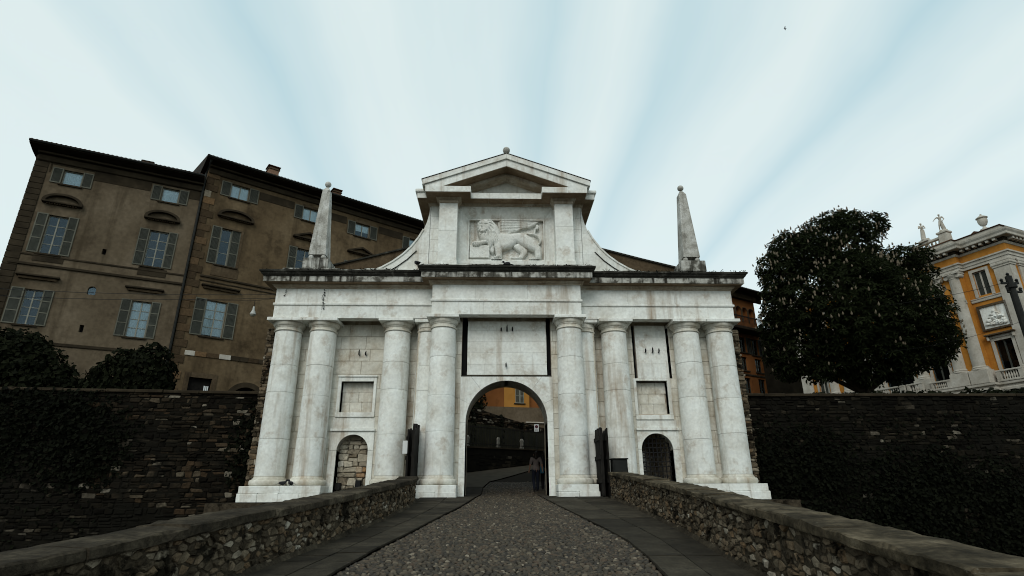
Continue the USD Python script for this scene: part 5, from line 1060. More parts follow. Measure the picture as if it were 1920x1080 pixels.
def trophies():
    """The carved panel: a heap of rounded shapes standing out from a flat slab."""
    W, H = 110, 108; X, Z = np.meshgrid(np.linspace(-1.22, .60, W), np.linspace(12.62, 14.42, H)); h = np.zeros_like(X); r = np.random.default_rng(72)
    blobs = [(-.28, 13.95, .14, .16), (-.27, 13.55, .24, .34), (-.45, 13.40, .2, .2), (-.02, 13.5, .2, .22), (-.75, 13.25, .24, .16), (.2, 13.1, .2, .18), (-.9, 12.98, .2, .12), (-.28, 13.02, .34, .22), (.3, 12.9, .18, .14), (-.6, 12.95, .2, .14), (.0, 12.9, .16, .15), (-.1, 13.78, .14, .08), (-.5, 13.72, .16, .07), (-.7, 13.5, .12, .08), (.22, 13.42, .12, .1)]
    for x, z, a, b in blobs: q = ((X - x) / a) ** 2 + ((Z - z) / b) ** 2; h = np.maximum(h, np.where(q < 1, .05 + .11 * np.sqrt(np.clip(1 - q, 0, 1)), 0))
    for _ in range(40): x, z, a = r.uniform(-.85, .4), r.uniform(12.8, 14.0), r.uniform(.04, .09); q = ((X - x) / a) ** 2 + ((Z - z) / a) ** 2; h = h + np.where((q < 1) & (h > .02), r.choice([-.05, .05]) * np.sqrt(np.clip(1 - q, 0, 1)), 0)
    v = np.column_stack([X.ravel(), .36 - .1 - np.maximum(h, 0).ravel(), Z.ravel()]); i, j = np.meshgrid(np.arange(H - 1), np.arange(W - 1), indexing='ij'); k = (i * W + j).ravel(); return v, np.vstack([np.stack([k, k + 1, k + W + 1], 1), np.stack([k, k + W + 1, k + W], 1)])
obj('carved_panel', trophies(), M['marble'], P, 50); obj('panel_frame', slab(sg.box(-1.40, 12.46, .76, 14.60).difference(sg.box(-1.22, 12.62, .60, 14.42)), .17, .35), M['trim_brown'], P)
def balustrade(x0, x1, y, z0, z1, n, ends=.35):
    b = thing('balustrade', parent=P); obj('rail', cbox(x0, x1, y - .14, y + .14, z1 - .13, z1, .02), M['white_trim'], b); obj('plinth', cbox(x0, x1, y - .14, y + .14, z0, z0 + .16, .02), M['white_trim'], b)
    for a, c in ((x0, x0 + ends), (x1 - ends, x1)): obj('pier', cbox(a + .004, c - .004, y - .12, y + .12, z0 + .162, z1 - .132, .015), M['white_trim'], b)
    H = z1 - z0 - .30
    for x in np.linspace(x0 + ends, x1 - ends, n + 2)[1:-1]: obj('baluster', lathe([(.05, z0 + .162), (.05, z0 + .18), (.035, z0 + .2), (.075, z0 + .16 + H * .35), (.07, z0 + .16 + H * .45), (.035, z0 + .16 + H * .8), (.05, z0 + .16 + H * .92), (.05, z1 - .132)], x, y, 12), M['white_trim'], b, 40)
balustrade(-1.22, .66, -.10, 8.25, 9.16, 6); balustrade(-6.1, -4.3, -.62, 8.25, 9.0, 6); balustrade(-12.2, -7.6, -1.6, 8.2, 9.0, 17, .45); balustrade(-7.6, -6.2, -1.3, 8.2, 9.05, 3, .3)
obj('terrace_slab', box(-12.3, -6.1, -1.8, -.2, 7.4, 8.19), M['white_trim'], P)
# roof: attic pedestals with statues, chimney, urn
obj('attic_pedestal', join(cbox(-2.95, -1.98, .4, 1.3, 20.74, 21.1, .04), cbox(-2.80, -2.06, .5, 1.2, 21.1, 21.95, .02), cbox(-2.9, -1.98, .42, 1.28, 21.95, 22.15, .04)), M['white_trim'], P)
obj('attic_rail', cbox(-5.6, -2.83, .65, 1.05, 21.62, 21.82, .03), M['white_trim'], P); obj('attic_plinth', cbox(-5.6, -2.83, .65, 1.05, 20.74, 21.0, .03), M['white_trim'], P)
for x in np.arange(-5.4, -2.9, .3): obj('attic_baluster', lathe([(.06, 21.002), (.10, 21.2), (.09, 21.3), (.05, 21.5), (.07, 21.617)], x, .85, 10), M['white_trim'], P, 40)
obj('attic_pedestal', join(cbox(-4.55, -3.7, .5, 1.2, 21.823, 22.0, .03)), M['white_trim'], P)
ch = obj('chimney', cbox(-1.08, -.22, 2.0, 3.0, 20.5, 21.28, .02), M['brick'], P)
pk = sg.Polygon([(-1.25, 21.28), (-.05, 21.28), (-.65, 21.62)]); obj('chimney_roof', slab(pk, 1.85, 3.15), M['tile'], ch); obj('chimney_opening', box(-.78, -.52, 1.985, 1.999, 20.95, 21.2), M['dark_room'], ch)
u = thing('roof_urn', 'white stone urn on the roof corner of the ochre palazzo', 'urn', (40.071 + 1.25 * .3584 - (-.55) * -.9336 * 0, 20.317 - 1.25 * .9336, 20.74), 0)
obj('urn_body', lathe([(.34, 0), (.34, .14), (.18, .20), (.10, .36), (.10, .42), (.22, .50), (.33, .72), (.36, .95), (.30, 1.08), (.36, 1.12), (.42, 1.14), (.42, 1.18)], .25, .55, 24), M['white_trim'], u, 35); obj('urn_lid', lathe([(.40, 1.183), (.34, 1.24), (.18, 1.36), (.07, 1.42), (.08, 1.5), (.02, 1.56)], .25, .55, 24), M['white_trim'], u, 35)

# orange-brown house between the gate and the tree
O_ = thing('house', 'orange-brown house with dark shutters and arched loggia just right of the gate', 'building', (19.618, 21.151, 0), 30)
ow = [(-1.06, -.12, 10.52, 11.74), (.47, 1.38, 10.45, 11.74), (-1.0, -.3, 9.06, 10.13), (.68, 1.5, 9.06, 10.14), (-1.04, -.2, 6.9, 8.48), (.73, 1.56, 6.95, 8.52), (-2.6, -1.8, 10.5, 11.7), (-2.6, -1.8, 9.06, 10.1)]
la = [arch_poly(c, .33, 13.1, 14.0) for c in (-2.1, -1.3, -.5, .3, 1.1)]
obj('wall', wall_with(-6, 1.66, 0, 12, 3.6, 15.4, ow + la), M['orange'], O_); obj('wall', box(1.663, 7, .25, 12, 3.6, 13.0), M['trim_dark'], O_)
for w in ow: window(O_, *w, 0, 2, 2, shut=(.4, .4) if w[3] > 10.5 else None, fm='shutter_slat', shm='shutter_slat', slat='wood_black')
for k, c in enumerate((-2.1, -1.3, -.5, .3, 1.1)): obj('arch_trim', slab(arch_poly(c, .38, 13.1, 14.0).difference(la[k]), -.05, .02), M['trim_brown'], O_); obj('arch_room', box(c - .34, c + .34, .27, .29, 13.1, 14.4), M['orange'], O_)
obj('balcony', cbox(-3, 1.7, -1.0, .0, 12.05, 12.3, .03), M['eave_dark'], O_); obj('balcony_rail', box(-3, 1.7, -1.0, -.95, 13.05, 13.12), M['iron'], O_)
for x in np.arange(-3, 1.7, .14): obj('balcony_bar', box(x, x + .025, -.985, -.96, 12.3, 13.05), M['iron'], O_)
obj('string_course', cbox(-6, 1.66, -.06, .02, 8.66, 8.8, .02), M['trim_dark'], O_); obj('cornice', cbox(-6, 1.7, -.3, .02, 15.0, 15.4, .05), M['trim_brown'], O_)
eaves(O_, -6, 2.6, 15.38, 15.62, .9, 7.)
# small ochre house seen through the arch
H_ = thing('house', 'ochre house with one grey shuttered window, seen high through the great arch', 'building', (.35, 28.0, 0), 12)
hw = [(1.02, 1.82, 7.66, 8.95)]
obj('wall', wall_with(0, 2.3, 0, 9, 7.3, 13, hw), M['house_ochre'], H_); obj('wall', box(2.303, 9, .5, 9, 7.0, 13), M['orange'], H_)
v, f = box(-1.9, 0, .0, .5, 7.3, 13.); v = v.copy(); v[:, 1] += -v[:, 0] * .9; v[:, 0] -= .003; obj('side_wall', (v, f), M['orange'], H_)  # darker orange than the front: the shade of the turned-away face put into colour
obj('plinth_wall', box(-4, 9, -.1, .3, 4.4, 7.297), M['stucco_grey'], H_); v, f = box(1.9, 4.5, -.25, -.1, 5.95, 6.05); obj('ledge', (v, f), M['white_trim'], H_)
window(H_, 1.02, 1.82, 7.66, 8.95, 0, 2, 2, shut=None)
for a, b in ((1.03, 1.41), (1.43, 1.81)):
    s = obj('shutter', join(box(a, a + .05, -.03, .01, 7.66, 8.95), box(b - .05, b, -.03, .01, 7.66, 8.95), *[box(a + .05, b - .05, -.03, .01, q, q + .05) for q in (7.66, 8.28, 8.90)]), M['frame_white'], H_)
    obj('louvres', join(*[box(a + .05, b - .05, -.02 + .0, .005, q, q + .02) for q in np.arange(7.72, 8.9, .05)], box(a + .05, b - .05, .0, .006, 7.7, 8.9)), M['shutter'], s)
eaves(H_, 0, 9, 13, 13.3, .6, 6)

# ------------------------------------------------------------------ trees, hedges
def crown(lobes, n, r, inner=.55):
    """Points and outward normals spread through the shells of overlapping ellipsoids."""
    L = np.array(lobes, float); vol = (L[:, 3] * L[:, 4] * L[:, 5]) ** (2 / 3); k = r.choice(len(L), n, p=vol / vol.sum())
    d = r.normal(0, 1, (n, 3)); d /= np.linalg.norm(d, axis=1, keepdims=True); q = r.uniform(inner ** 3, 1.0, n) ** (1 / 3)
    c, s = L[k, :3], L[k, 3:6]
    w = 1 + .10 * np.sin(d[:, 0] * 7 + k * 1.7) * np.sin(d[:, 2] * 6 + k) + .06 * np.sin(d[:, 1] * 13 + k)
    return c + d * s * (q * w)[:, None], d / s / np.linalg.norm(d / s, axis=1, keepdims=True), q
def palmate(p, nrm, size, r):
    """Hand-shaped clusters of five drooping leaflets."""
    n = len(p); nn = nrm * .55 + np.array([0, 0, .75]) + r.normal(0, .35, (n, 3)); nn /= np.linalg.norm(nn, axis=1, keepdims=True)
    a = np.cross(nn, r.normal(0, 1, (n, 3))); a /= np.linalg.norm(a, axis=1, keepdims=True); b = np.cross(nn, a); V, F = [], []; s = size * r.uniform(.7, 1.3, n)
    for k in range(5):
        t = k * 2 * math.pi / 5 + r.uniform(-.2, .2, n); u = a * np.cos(t)[:, None] + b * np.sin(t)[:, None]; w = np.cross(nn, u); L = (s * (1 if k else .8))[:, None]
        V.append(np.stack([p + u * L * .06, p + u * L * .62 + w * L * .2 - nn * L * .05, p + u * L - nn * L * .34, p + u * L * .62 - w * L * .2 - nn * L * .05], 1))
    v = np.stack(V, 1).reshape(-1, 3); q = np.arange(n * 5)[:, None] * 4; return v, np.vstack([q + [0, 1, 2], q + [0, 2, 3]])
def chestnut():
    r = np.random.default_rng(81); cx, cy, z0 = 24.9, 16.0, 4.05
    t = thing('chestnut_tree', 'big dark horse chestnut tree with pale upright blossoms behind the right wall', 'tree', (cx, cy, z0))
    LB = [(24.4, 0, 13.0, 4.3, 4.2, 4.4), (25.4, 0, 17.6, 2.6, 3.0, 2.5), (24.2, -.4, 18.3, 1.8, 1.8, 1.3), (27.6, -.3, 19.0, 1.5, 1.6, 1.0), (22.0, -.5, 16.4, 2.2, 2.6, 1.7), (20.3, -.6, 14.9, 1.5, 1.8, 1.3), (20.4, -.8, 12.4, 2.0, 2.6, 1.9), (19.6, -.6, 13.6, 1.0, 1.2, .9), (21.3, 0, 17.3, 1.25, 1.6, 1.2), (19.7, 0, 15.9, .8, 1.2, .9), (31.3, 0, 16.7, .8, 1.2, .65), (20.7, 0, 9.6, 2.2, 2.6, 1.9), (29.0, 0, 13.2, 2.3, 3., 2.3), (29.6, 0, 16.3, 1.7, 2.0, 1.1), (31.0, -.2, 15.2, .9, 1.2, .7),
          (29.2, -.5, 10.2, 2.5, 2.6, 1.7), (25., -.6, 9.3, 4.2, 3.4, 2.0), (27.4, .5, 15.5, 2.2, 2.6, 2.0), (24.0, -3.2, 12., 3.4, 2.2, 3.6), (27.8, -2.6, 11.5, 2.4, 1.8, 2.2), (19.4, -.4, 10.9, 1.3, 1.5, 1.1), (30.9, -.3, 12.6, 1.0, 1.4, .7), (30.8, -.3, 11.2, 1.1, 1.4, .5), (30.9, 0, 9.9, 1.3, 1.4, .65), (26.3, .2, 19.9, 1.1, 1.2, .6), (22.9, .2, 18.2, 1.0, 1.3, .6), (19.9, 0, 8.0, 1.0, 1.2, .6), (22.6, -.5, 8.2, 1.6, 1.6, .8), (27.9, -.6, 8.5, 1.6, 1.5, .8), (21.2, -1.2, 7.8, .8, 1.2, .8), (24.6, -1.4, 7.6, .9, 1.4, .9), (26.6, -1.2, 7.9, .9, 1.3, .8), (29.6, -.9, 8.7, 1.1, 1.3, .7)]
    LB = [(x - cx, y, z - z0, a, b, c) for x, y, z, a, b, c in LB]
    tr = [tube([(.0, .0, -.3), (.02, 0, 1.5), (-.1, .05, 3.2), (-.05, 0, 6.5), (.2, .1, 11.), (.3, 0, 15.)], [.55, .42, .38, .27, .16, .05], 12)]
    for k, (x, y, z, a, b, c) in enumerate(LB):
        h = min(max(2.4, z - 3.2 - .3 * abs(x)), z); s = np.array([-.05, 0, h]); e = np.array([x, y, z]); m = (s + e) / 2 + [0, 0, .5]; tr.append(tube([s, m, e], [.2, .12, .04], 7))
        for q in range(3): d = r.normal(0, 1, 3); d /= np.linalg.norm(d); tr.append(tube([m * .4 + e * .6, e + d * np.array([a, b, c]) * .45, e + d * np.array([a, b, c]) * .8], [.07, .04, .015], 5))
    obj('trunk', join(*tr), M['bark'], t, 40)
    p, nr, q = crown(LB, 13500, r, .72); obj('crown', palmate(p, nr, .33, r), M['leaf'], t)
    p, nr, q = crown(LB, 7500, r, .96); keep = (nr[:, 1] < .35) & (nr[:, 2] > -.35); p, nr = p[keep], nr[keep]
    inside = np.zeros(len(p), bool)
    for x, y, z, a, b, c in LB: inside |= (((p - [x, y, z]) / [a, b, c]) ** 2).sum(1) < .82
    p, nr = p[~inside][:420], nr[~inside][:420]; a = Acc()
    for c, d in zip(p, nr):
        ax = np.array([d[0] * .25, d[1] * .25, 1.]); ax /= np.linalg.norm(ax); L = r.uniform(.17, .30); ang = np.arange(5) * 2 * math.pi / 5; e1 = np.cross(ax, [1., 0, 0]); e1 /= np.linalg.norm(e1); e2 = np.cross(ax, e1); b0 = c + d * .10
        rings = [b0 + ax * L * h + (np.cos(ang)[:, None] * e1 + np.sin(ang)[:, None] * e2) * w * r.uniform(.8, 1.2, (5, 1)) for h, w in ((0, .03), (.25, .062), (.6, .045))]; v = np.vstack(rings + [[b0 + ax * L]]); f = []
        for k in range(2):
            for j in range(5): q0, q1 = k * 5 + j, k * 5 + (j + 1) % 5; f += [[q0, q1, q1 + 5], [q0, q1 + 5, q0 + 5]]
        f += [[10 + j, 10 + (j + 1) % 5, 15] for j in range(5)]; a.add((v, np.array(f)))
    obj('blossoms', a.mesh(), M['blossom'], t, kind='stuff')
chestnut()
def bush(label, loc, lobes, n, size, seed, name='hedge_bush', m='hedge', cat='bush'):
    r = np.random.default_rng(seed); t = thing(name, label, cat, loc); p, nr, q = crown(lobes, n, r, .8); obj('foliage', leaves(p, nr, size, r, .6), M[m], t)
    st = [tube([(0, 0, -.2), (x * .3, y * .3, z * .45), (x * .9, y * .9, z)], [.09, .06, .02], 6) for x, y, z, *_ in lobes]; obj('stem', join(*st), M['bark'], t, 40)
bush('large dark rounded evergreen bush at the far left on the city wall', (-24.4, 6.0, 4.2), [(-.6, 0, 1.6, 2.6, 1.5, 2.2), (1.2, .1, 1.2, 2.0, 1.4, 1.8), (-2.6, .2, 2.0, 2.0, 1.3, 2.1), (2.5, 0, .7, 1.0, 1.0, 1.3), (.4, 0, 2.6, 1.4, 1.2, 1.2)], 9000, .12, 91)
bush('smaller dark evergreen bush on the left wall, below the double shuttered windows', (-18.6, 6.2, 4.2), [(0, 0, 1.1, 1.7, 1.3, 1.7), (1.0, 0, 1.6, 1.1, 1.1, 1.5), (-1.0, .2, .8, 1.1, 1.1, 1.3), (1.5, 0, .7, .7, .9, 1.3)], 6000, .12, 92)
bush('low dark shrub in the gap between the two bushes on the left wall', (-21.0, 6.8, 4.2), [(0, 0, .5, 1.6, 1.0, .9)], 2000, .12, 93)
for k, (x, y, s) in enumerate(((13.2, 7.2, .55), (17.5, 8., .8), (22., 8.2, .95), (27.5, 8.6, 1.15), (33.5, 9.4, 1.75), (39.5, 10., 2.3))):
    lab = ['dark clipped shrub on the right wall nearest the gate', 'dark clipped shrub on the right wall, second from the gate', 'dark clipped shrub on the right wall left of the tree trunk', 'dark clipped shrub on the right wall right of the tree trunk', 'dark shrub on the right wall below the terrace balustrade', 'dark shrub on the right wall at the right edge, below the palazzo ledge'][k]
    bush(lab, (x, y, 4.1), [(0, 0, .2, 2.7, 1.1, s), (1.3, .1, .3, 1.6, 1., s * .95), (-1.4, 0, .25, 1.6, 1., s * .9)], 3600, .12, 94 + k)
bush('dark leafy shrub beside the ochre house, high at the left of the arch view', (-3.2, 23.5, 4.6), [(0, 0, 2.2, 2.0, 1.2, 2.4), (.9, 0, 1.2, 1.1, 1., 1.2), (-1., 0, 3.2, 1.6, 1., 1.8)], 5000, .13, 105)
bush('bare-looking twigs with sparse leaves at the left picture edge', (-34.0, 12.0, 4.2), [(-.8, 0, 9.4, .6, .6, .7), (-1.0, 0, 7.5, .5, .5, .6)], 160, .14, 101, 'sapling', 'leaf', 'sapling')

# ------------------------------------------------------------------ pole, wires, lamp, birds
t = thing('utility_pole', 'dark utility pole with insulators in front of the ochre palazzo', 'pole', (27.65, 6.0, 4.1))
obj('shaft', tube([(0, 0, 0), (0, 0, 3.6), (0, 0, 7.1)], [.2, .18, .16], 12), M['dark_metal'], t); obj('crossarm', beam((-.5, 0, 6.7), (.45, 0, 6.7), .1), M['dark_metal'], t); obj('crossarm', beam((-.3, 0, 6.2), (.5, 0, 6.2), .1), M['dark_metal'], t)
for x, z in ((-.45, 6.75), (.4, 6.75), (-.25, 6.25), (.45, 6.25), (0, 7.1)): obj('insulator', lathe([(.04, 0), (.07, .03), (.04, .07), (.08, .1), (.05, .16), (.02, .2)], n=12), M['dark_metal'], t) if False else obj('insulator', (lambda m: (m[0] + [x, 0, z], m[1]))(lathe([(.04, 0), (.08, .04), (.05, .08), (.09, .12), (.06, .18), (.02, .22)], n=12)), M['dark_metal'], t)
obj('collar', lathe([(.2, 6.4), (.26, 6.42), (.26, 6.6), (.2, 6.62)], n=14), M['dark_metal'], t)
def wire(label, a, b, sag, rad=.014):
    a, b = np.array(a), np.array(b); s = np.linspace(0, 1, 24); p = a + (b - a) * s[:, None]; p[:, 2] -= sag * 4 * s * (1 - s); obj('overhead_wire', tube(p, rad, 5), M['iron'], label=label, cat='wire')
wire('black wire from the insulators of the pole down to the chestnut tree', (27.4, 6, 10.85), (22.2, 14.0, 11.9), .35)
wire('thin black wire crossing the lower palazzo windows from the pole', (27.5, 6, 8.6), (24.0, 13.0, 8.6), .3, .01)
wire('upper thin black wire crossing the left palazzo facades to the gate cornice', (-33.0, 3.5, 10.0), (-10.0, 3.0, 8.9), .35, .012)
wire('lower thin black wire crossing the left palazzo facades to the gate cornice', (-33.0, 3.5, 9.7), (-10.0, 3.0, 8.75), .45, .012)
LS = .8
lp = thing('hanging_lamp', 'white conical street lamp hanging from the wire in front of the brown palazzo', 'lamp', (-11.60, 3.05, 7.94))
obj('lamp_shade', lathe([(.03, .38), (.045, .34), (.05, .22), (.11, .07), (.135, .0), (.12, -.01)], n=20), M['lamp_white'], lp, 35); obj('lamp_bowl', lathe([(.118, -.012), (.10, -.06), (.06, -.09), (.005, -.1)], n=18), M['frame_white'], lp, 40); obj('hanger', tube([(0, 0, .37), (0, 0, .7)], .012, 6), M['iron'], lp); obj('wire', tube([(-3.2, .2, .75), (-1.5, .1, .68), (0, 0, .66), (1.6, -.05, .85)], .010, 5), M['iron'], lp)
def bird(label, loc, rz, fly=False, s=1.):
    t = thing('bird', label, 'bird', loc, rz); r = np.random.default_rng(5)
    e = trimesh.creation.icosphere(2); v = np.array(e.vertices); b = v * [.075, .14, .07]; b[:, 2] += .06 * np.clip(b[:, 1] / .14, 0, 1) ** 2 + .09
    hd = v * [.042, .046, .042] + [0, .135, .19]; tail = np.array([[-.03, -.1, .09], [.03, -.1, .09], [.045, -.25, .05], [-.045, -.25, .05], [-.03, -.1, .075], [.03, -.1, .075], [.045, -.25, .042], [-.045, -.25, .042]]); tf = _BF
    tf = np.array([[0, 1, 2], [0, 2, 3], [4, 6, 5], [4, 7, 6], [0, 4, 5], [0, 5, 1], [1, 5, 6], [1, 6, 2], [2, 6, 7], [2, 7, 3], [3, 7, 4], [3, 4, 0]])
    obj('body', (lambda m: (m[0] * s, m[1]))(join((b, np.array(e.faces)), (hd, np.array(e.faces)), (tail, tf))), M['feather'], t, True); obj('beak', (lambda m: (m[0] * s, m[1]))(tube([(0, .175, .19), (0, .215, .18)], [.012, .002], 6)), M['iron'], t)
    for q in (-1, 1):
        if fly: w = np.array([[q * .05, .08, .12], [q * .05, -.06, .12], [q * .30, -.08, .18], [q * .55, -.12, .14], [q * .32, .07, .19]]); obj('wing', (np.vstack([w, w - [0, 0, .008]]) * s, np.array([[0, 1, 2], [0, 2, 4], [4, 2, 3], [5, 7, 6], [5, 9, 7], [9, 8, 7]])), M['feather'], t)
        else: obj('wing', (v * [.018, .12, .05] * s + np.array([q * .07, -.02, .1]) * s, np.array(e.faces)), M['feather'], t, True); obj('leg', tube([(q * .025 * s, 0, .05 * s), (q * .025 * s, .01, 0)], .006, 5), M['iron'], t)
bird('dark pigeon perched on the left corner of the projecting middle cornice', (-3.72, -.32, 9.045), 40, s=1.05)
bird('dark pigeon perched below the lion relief on the middle cornice', (0.0, -.15, 9.09), 80, s=1.1)
bird('dark pigeon perched on the base of the left outer columns', (-8.45, .72, .47), -60)
bird('second dark pigeon beside the one on the base of the left outer columns', (-8.15, .78, .47), 70)
dd = np.array([(1472 - 960) / FPX, (540 - 54) / FPX])
bird('tiny bird flying high in the sky', (37.91, 35.49, 58.05), 60, True, .8)

# moss and weeds in the joints and along the top edges of the gate
def weeds():
    r = np.random.default_rng(111); P_, S = [], []
    def along(a, b, n, sp): a, b = np.array(a), np.array(b); t = r.random(n); k = np.sin(t * 37 + a[0]) + np.sin(t * 91) > .35; P_.append((a + (b - a) * t[:, None] + r.normal(0, 1, (n, 3)) * sp)[k])
    along((-10.3, .24, 9.05), (-3.7, .24, 9.05), 900, (.03, .04, .035)); along((3.7, .24, 9.05), (10.3, .24, 9.05), 900, (.03, .04, .035)); along((-3.65, -.36, 9.06), (3.65, -.36, 9.06), 500, (.03, .03, .022))
    along((-9.7, .95, 9.30), (-3.7, .95, 9.32), 500, (.03, .06, .05)); along((3.7, .95, 9.32), (9.7, .95, 9.30), 400, (.03, .06, .05)); along((-3.5, .1, 9.22), (3.5, .1, 9.22), 240, (.03, .04, .05))
    along((-7.72, .765, 8.36), (-7.78, .765, 7.72), 110, (.03, .012, .02)); along((-7.72, .73, 7.76), (-7.70, .77, 7.45), 40, (.03, .012, .03)); along((-9.32, .765, 8.38), (-9.40, .765, 8.05), 40, (.02, .012, .02)); along((-8.3, .62, .47), (-8.1, .66, .52), 60, (.10, .03, .04))
    p = np.vstack(P_); obj('moss', leaves(p, np.tile([0, -.6, .8], (len(p), 1)), .027, r), M['ivy'], gate, kind='stuff')
weeds()

# ------------------------------------------------------------------ people and statues
def chain(segs):
    """One surface from a list of (joint a, radius a, joint b, radius b)."""
    out = None
    for a, ra, b, rb in segs:
        s = manifold3d.Manifold.hull_points(np.vstack([np.array(trimesh.creation.icosphere(1).vertices) * r_ + p for p, r_ in ((np.array(a, float), ra), (np.array(b, float), rb))]))
        out = s if out is None else out + s
    return out
def soft(m, ln=.03, it=6):
    v, f = tri(m.refine_to_length(ln)); t = trimesh.Trimesh(v, f, process=True); trimesh.smoothing.filter_taubin(t, iterations=it); return np.array(t.vertices), np.array(t.faces)
def figure(pose):
    """Joints of a standing figure 1.7 m tall facing +y; pose moves hands, elbows, knees, feet and head."""
    J = dict(pel=(0, 0, .93), chest=(0, 0, 1.28), neck=(0, .0, 1.46), head=(0, .02, 1.60), shl=(-.19, 0, 1.40), shr=(.19, 0, 1.40), ell=(-.25, -.03, 1.13), elr=(.25, -.03, 1.13), hal=(-.25, .05, .88), har=(.25, .05, .88),
             hil=(-.09, 0, .90), hir=(.09, 0, .90), knl=(-.10, .03, .50), knr=(.10, .03, .50), anl=(-.10, -.02, .09), anr=(.10, -.02, .09)); J.update(pose); return {k: np.array(v, float) for k, v in J.items()}
def hand(w, d, side):
    """A palm with four unequal curled fingers and a thumb."""
    d = d / np.linalg.norm(d); s = np.cross(d, [0, 1, 0.]); s /= np.linalg.norm(s) + 1e-9; n = np.cross(s, d); c = [(w, .026, w + d * .07, .028)]
    for k, L in enumerate((.068, .078, .073, .056)): b = w + d * .085 + s * (k - 1.5) * .019 * side; m = b + d * L * .55 + n * .01; c += [(w + d * .06 + s * (k - 1.5) * .015, .012, b, .0095), (b, .0095, m, .009), (m, .009, m + d * L * .4 + n * .03, .0075)]
    t = w + d * .03 - s * .028 * side; c += [(w + d * .015, .014, t, .012), (t, .011, t + d * .04 - s * .012 * side + n * .012, .009)]; return c
def body_parts(J, robe=False):
    hd = chain([(J['neck'] - [0, 0, .05], .055, J['neck'] + [0, .005, .06], .052), (J['head'] + [0, -.015, .02], .088, J['head'] + [0, .02, -.01], .078), (J['head'] + [0, .02, -.01], .07, J['head'] + [0, .055, -.085], .035), (J['head'] + [0, .09, -.005], .014, J['head'] + [0, .112, -.03], .014),
                (J['head'] + [-.086, 0, .0], .016, J['head'] + [-.088, -.005, -.035], .012), (J['head'] + [.086, 0, 0], .016, J['head'] + [.088, -.005, -.035], .012)])
    arms = chain([x for s, e, h, q in (('shl', 'ell', 'hal', -1), ('shr', 'elr', 'har', 1)) for x in [(J[s], .055, J[e], .042), (J[e], .042, J[h], .028)] + hand(J[h], J[h] - J[e], q)])
    legs = chain([x for h, k, a in (('hil', 'knl', 'anl'), ('hir', 'knr', 'anr')) for x in ((J[h], .085, J[k], .058), (J[k], .057, J[a], .038), (J[a], .038, J[a] + [0, .13, -.055], .03))])
    tor = chain([(J['pel'], .125, (J['pel'] + J['chest']) / 2, .112), ((J['pel'] + J['chest']) / 2, .112, J['chest'], .125), (J['chest'], .11, J['shl'], .06), (J['chest'], .11, J['shr'], .06), (J['chest'], .10, J['neck'], .06), (J['pel'] + [-.05, 0, 0], .105, J['pel'] + [.05, 0, 0], .105)])
    return hd, arms, legs, tor
def person(label, loc, rz, J, top, legs_m, bag=None, long_hair=True):
    t = thing('person', label, 'person', loc, rz); hd, arms, legs, tor = body_parts(J)
    obj('body', soft(hd + arms + legs + tor, .016, 5), M['skin'], t, True)
    sh = chain([(J['pel'] + [-.06, 0, .02], .135, (J['pel'] + J['chest']) / 2, .13), (J['pel'] + [.06, 0, .02], .135, (J['pel'] + J['chest']) / 2, .13), ((J['pel'] + J['chest']) / 2, .13, J['chest'], .14), (J['chest'], .125, J['shl'], .075), (J['chest'], .125, J['shr'], .075), (J['chest'], .11, J['neck'] - [0, 0, .05], .075)] + [(J[s], .075, J[s] + (J[e] - J[s]) * .8, .062) for s, e in (('shl', 'ell'), ('shr', 'elr'))])
    obj('shirt', soft(sh, .03), M[top], t, True)
    tr = chain([(J['pel'] + [-.05, 0, 0], .128, J['hil'], .115), (J['pel'] + [.05, 0, 0], .128, J['hir'], .115)] + [x for h, k, a in (('hil', 'knl', 'anl'), ('hir', 'knr', 'anr')) for x in ((J[h], .105, J[k], .078), (J[k], .078, J[a] + [0, 0, .03], .066))]); obj('trousers', soft(tr, .03), M[legs_m], t, True)
    for a in ('anl', 'anr'): obj('shoe', soft(chain([(J[a] + [0, -.02, -.035], .05, J[a] + [0, .13, -.055], .04), (J[a] + [0, -.02, -.03], .05, J[a] + [0, 0, .02], .048)]), .02, 3), M['cloth_dark'], t, True)
    h = chain([(J['head'] + [0, -.03, .035], .098, J['head'] + [0, -.03, -.03], .09)] + ([(J['head'] + [0, -.05, -.02], .085, J['neck'] + [0, -.06, -.04], .07)] if long_hair else [])); h = h - chain([(J['head'] + [0, .13, -.03], .085, J['head'] + [0, .13, .0], .08)]); obj('hair', soft(h, .025, 3), M['hair'], t, True)
    if bag: c = J['har'] + [.04, -.02, -.02] if bag == 'hip' else J['chest']; obj('bag', cbox(c[0] - .07, c[0] + .08, c[1] - .15, c[1] + .15, c[2] - .18, c[2] + .14, .04), M['bag_blue'], t); obj('bag_strap', tube([c + [0, -.1, .13], J['shr'] + [.0, -.05, .075], J['shr'] + [.0, .05, .075], c + [0, .1, .13]], .014, 6), M['cloth_dark'], t)
    return t
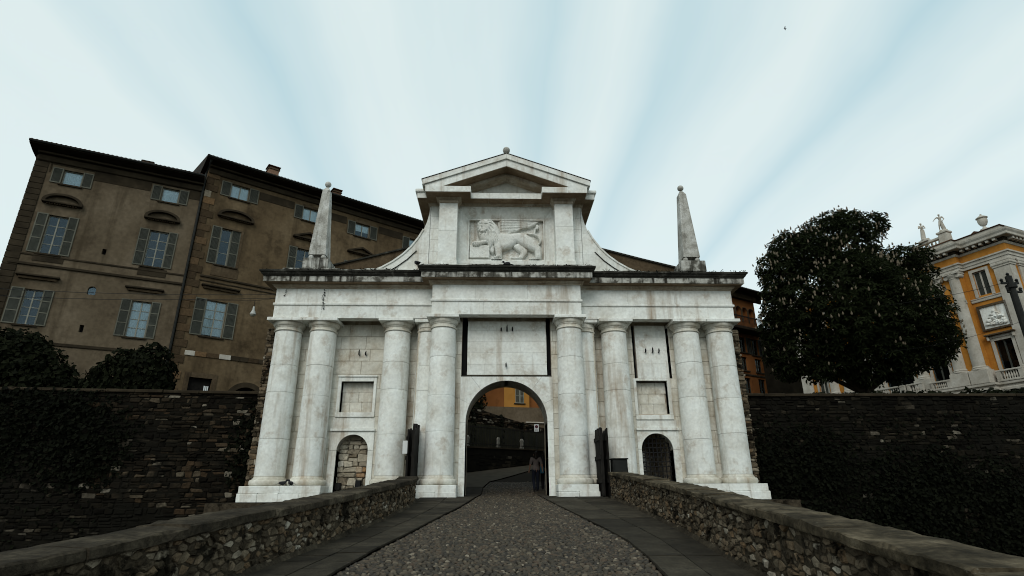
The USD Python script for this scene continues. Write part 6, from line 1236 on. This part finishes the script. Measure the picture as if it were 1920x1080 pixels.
person('person in a pale short-sleeved shirt and dark trousers walking through the arch', (1.42, 5.0, float(zroad(5.0))), 8, figure(dict(ell=(-.27, -.05, 1.14), hal=(-.30, .04, .92), knl=(-.10, .10, .50), anl=(-.10, -.10, .11), anr=(.10, .16, .09), knr=(.10, .12, .50), har=(.30, -.04, .90), elr=(.27, -.08, 1.14))), 'cloth_pale', 'cloth_navy')
person('person in dark clothes just right of the walker in the pale shirt', (1.86, 5.5, float(zroad(5.5))), -4, figure(dict(har=(-.0 + .27, .06, .92), knl=(-.10, .1, .5), anl=(-.1, .14, .09), anr=(.10, -.14, .12))), 'cloth_dark', 'cloth_dark')
t = thing('shoulder_bag', 'small blue shoulder bag hanging beside the walker in the pale shirt', 'bag', (1.70, 5.05, float(zroad(5.0)) + .78)); obj('pouch', cbox(-.09, .09, -.06, .06, -.02, .28, .035), M['bag_blue'], t); obj('strap', tube([(-.07, 0, .26), (-.10, -.02, .5), (-.16, -.02, .66)], .012, 6), M['cloth_dark'], t)
# statues on the roof of the ochre palazzo
def statue(label, loc, rz, J, drape):
    t = thing('roof_statue', label, 'statue', loc, rz); hd, arms, legs, tor = body_parts(J); d = chain(drape)
    obj('figure', soft(hd + arms + legs + tor + d, .04, 5), M['white_trim'], t, True); obj('base', cbox(-.3, .3, -.25, .3, -.10, .045, .03), M['white_trim'], t)
c69, s69 = math.cos(math.radians(-69)), math.sin(math.radians(-69))
PL = lambda x, y, z: (40.071 + x * c69 - y * s69, 20.317 + x * s69 + y * c69, z)
statue('white roof statue leaning on its leg with one arm out, on the taller pedestal', PL(-2.45, .85, 22.25), 150, figure(dict(har=(.50, .12, 1.10), elr=(.36, .0, 1.28), hal=(-.18, .14, 1.0), ell=(-.30, .02, 1.16), knr=(.2, .16, .55), anr=(.22, .05, .14))), [((0, -.05, .95), .16, (-.12, -.10, .3), .17), ((-.12, -.1, .3), .17, (-.14, -.1, .06), .16)])
statue('white roof statue with folded arms, on the balustrade left of the taller pedestal', PL(-4.12, .85, 22.10), 160, figure(dict(har=(-.02, .17, 1.22), elr=(.26, .06, 1.16), hal=(.10, .16, 1.10), ell=(-.26, .05, 1.14))), [((0, -.03, .98), .15, (.05, -.06, .35), .18), ((.05, -.06, .35), .18, (.06, -.05, .06), .19)])
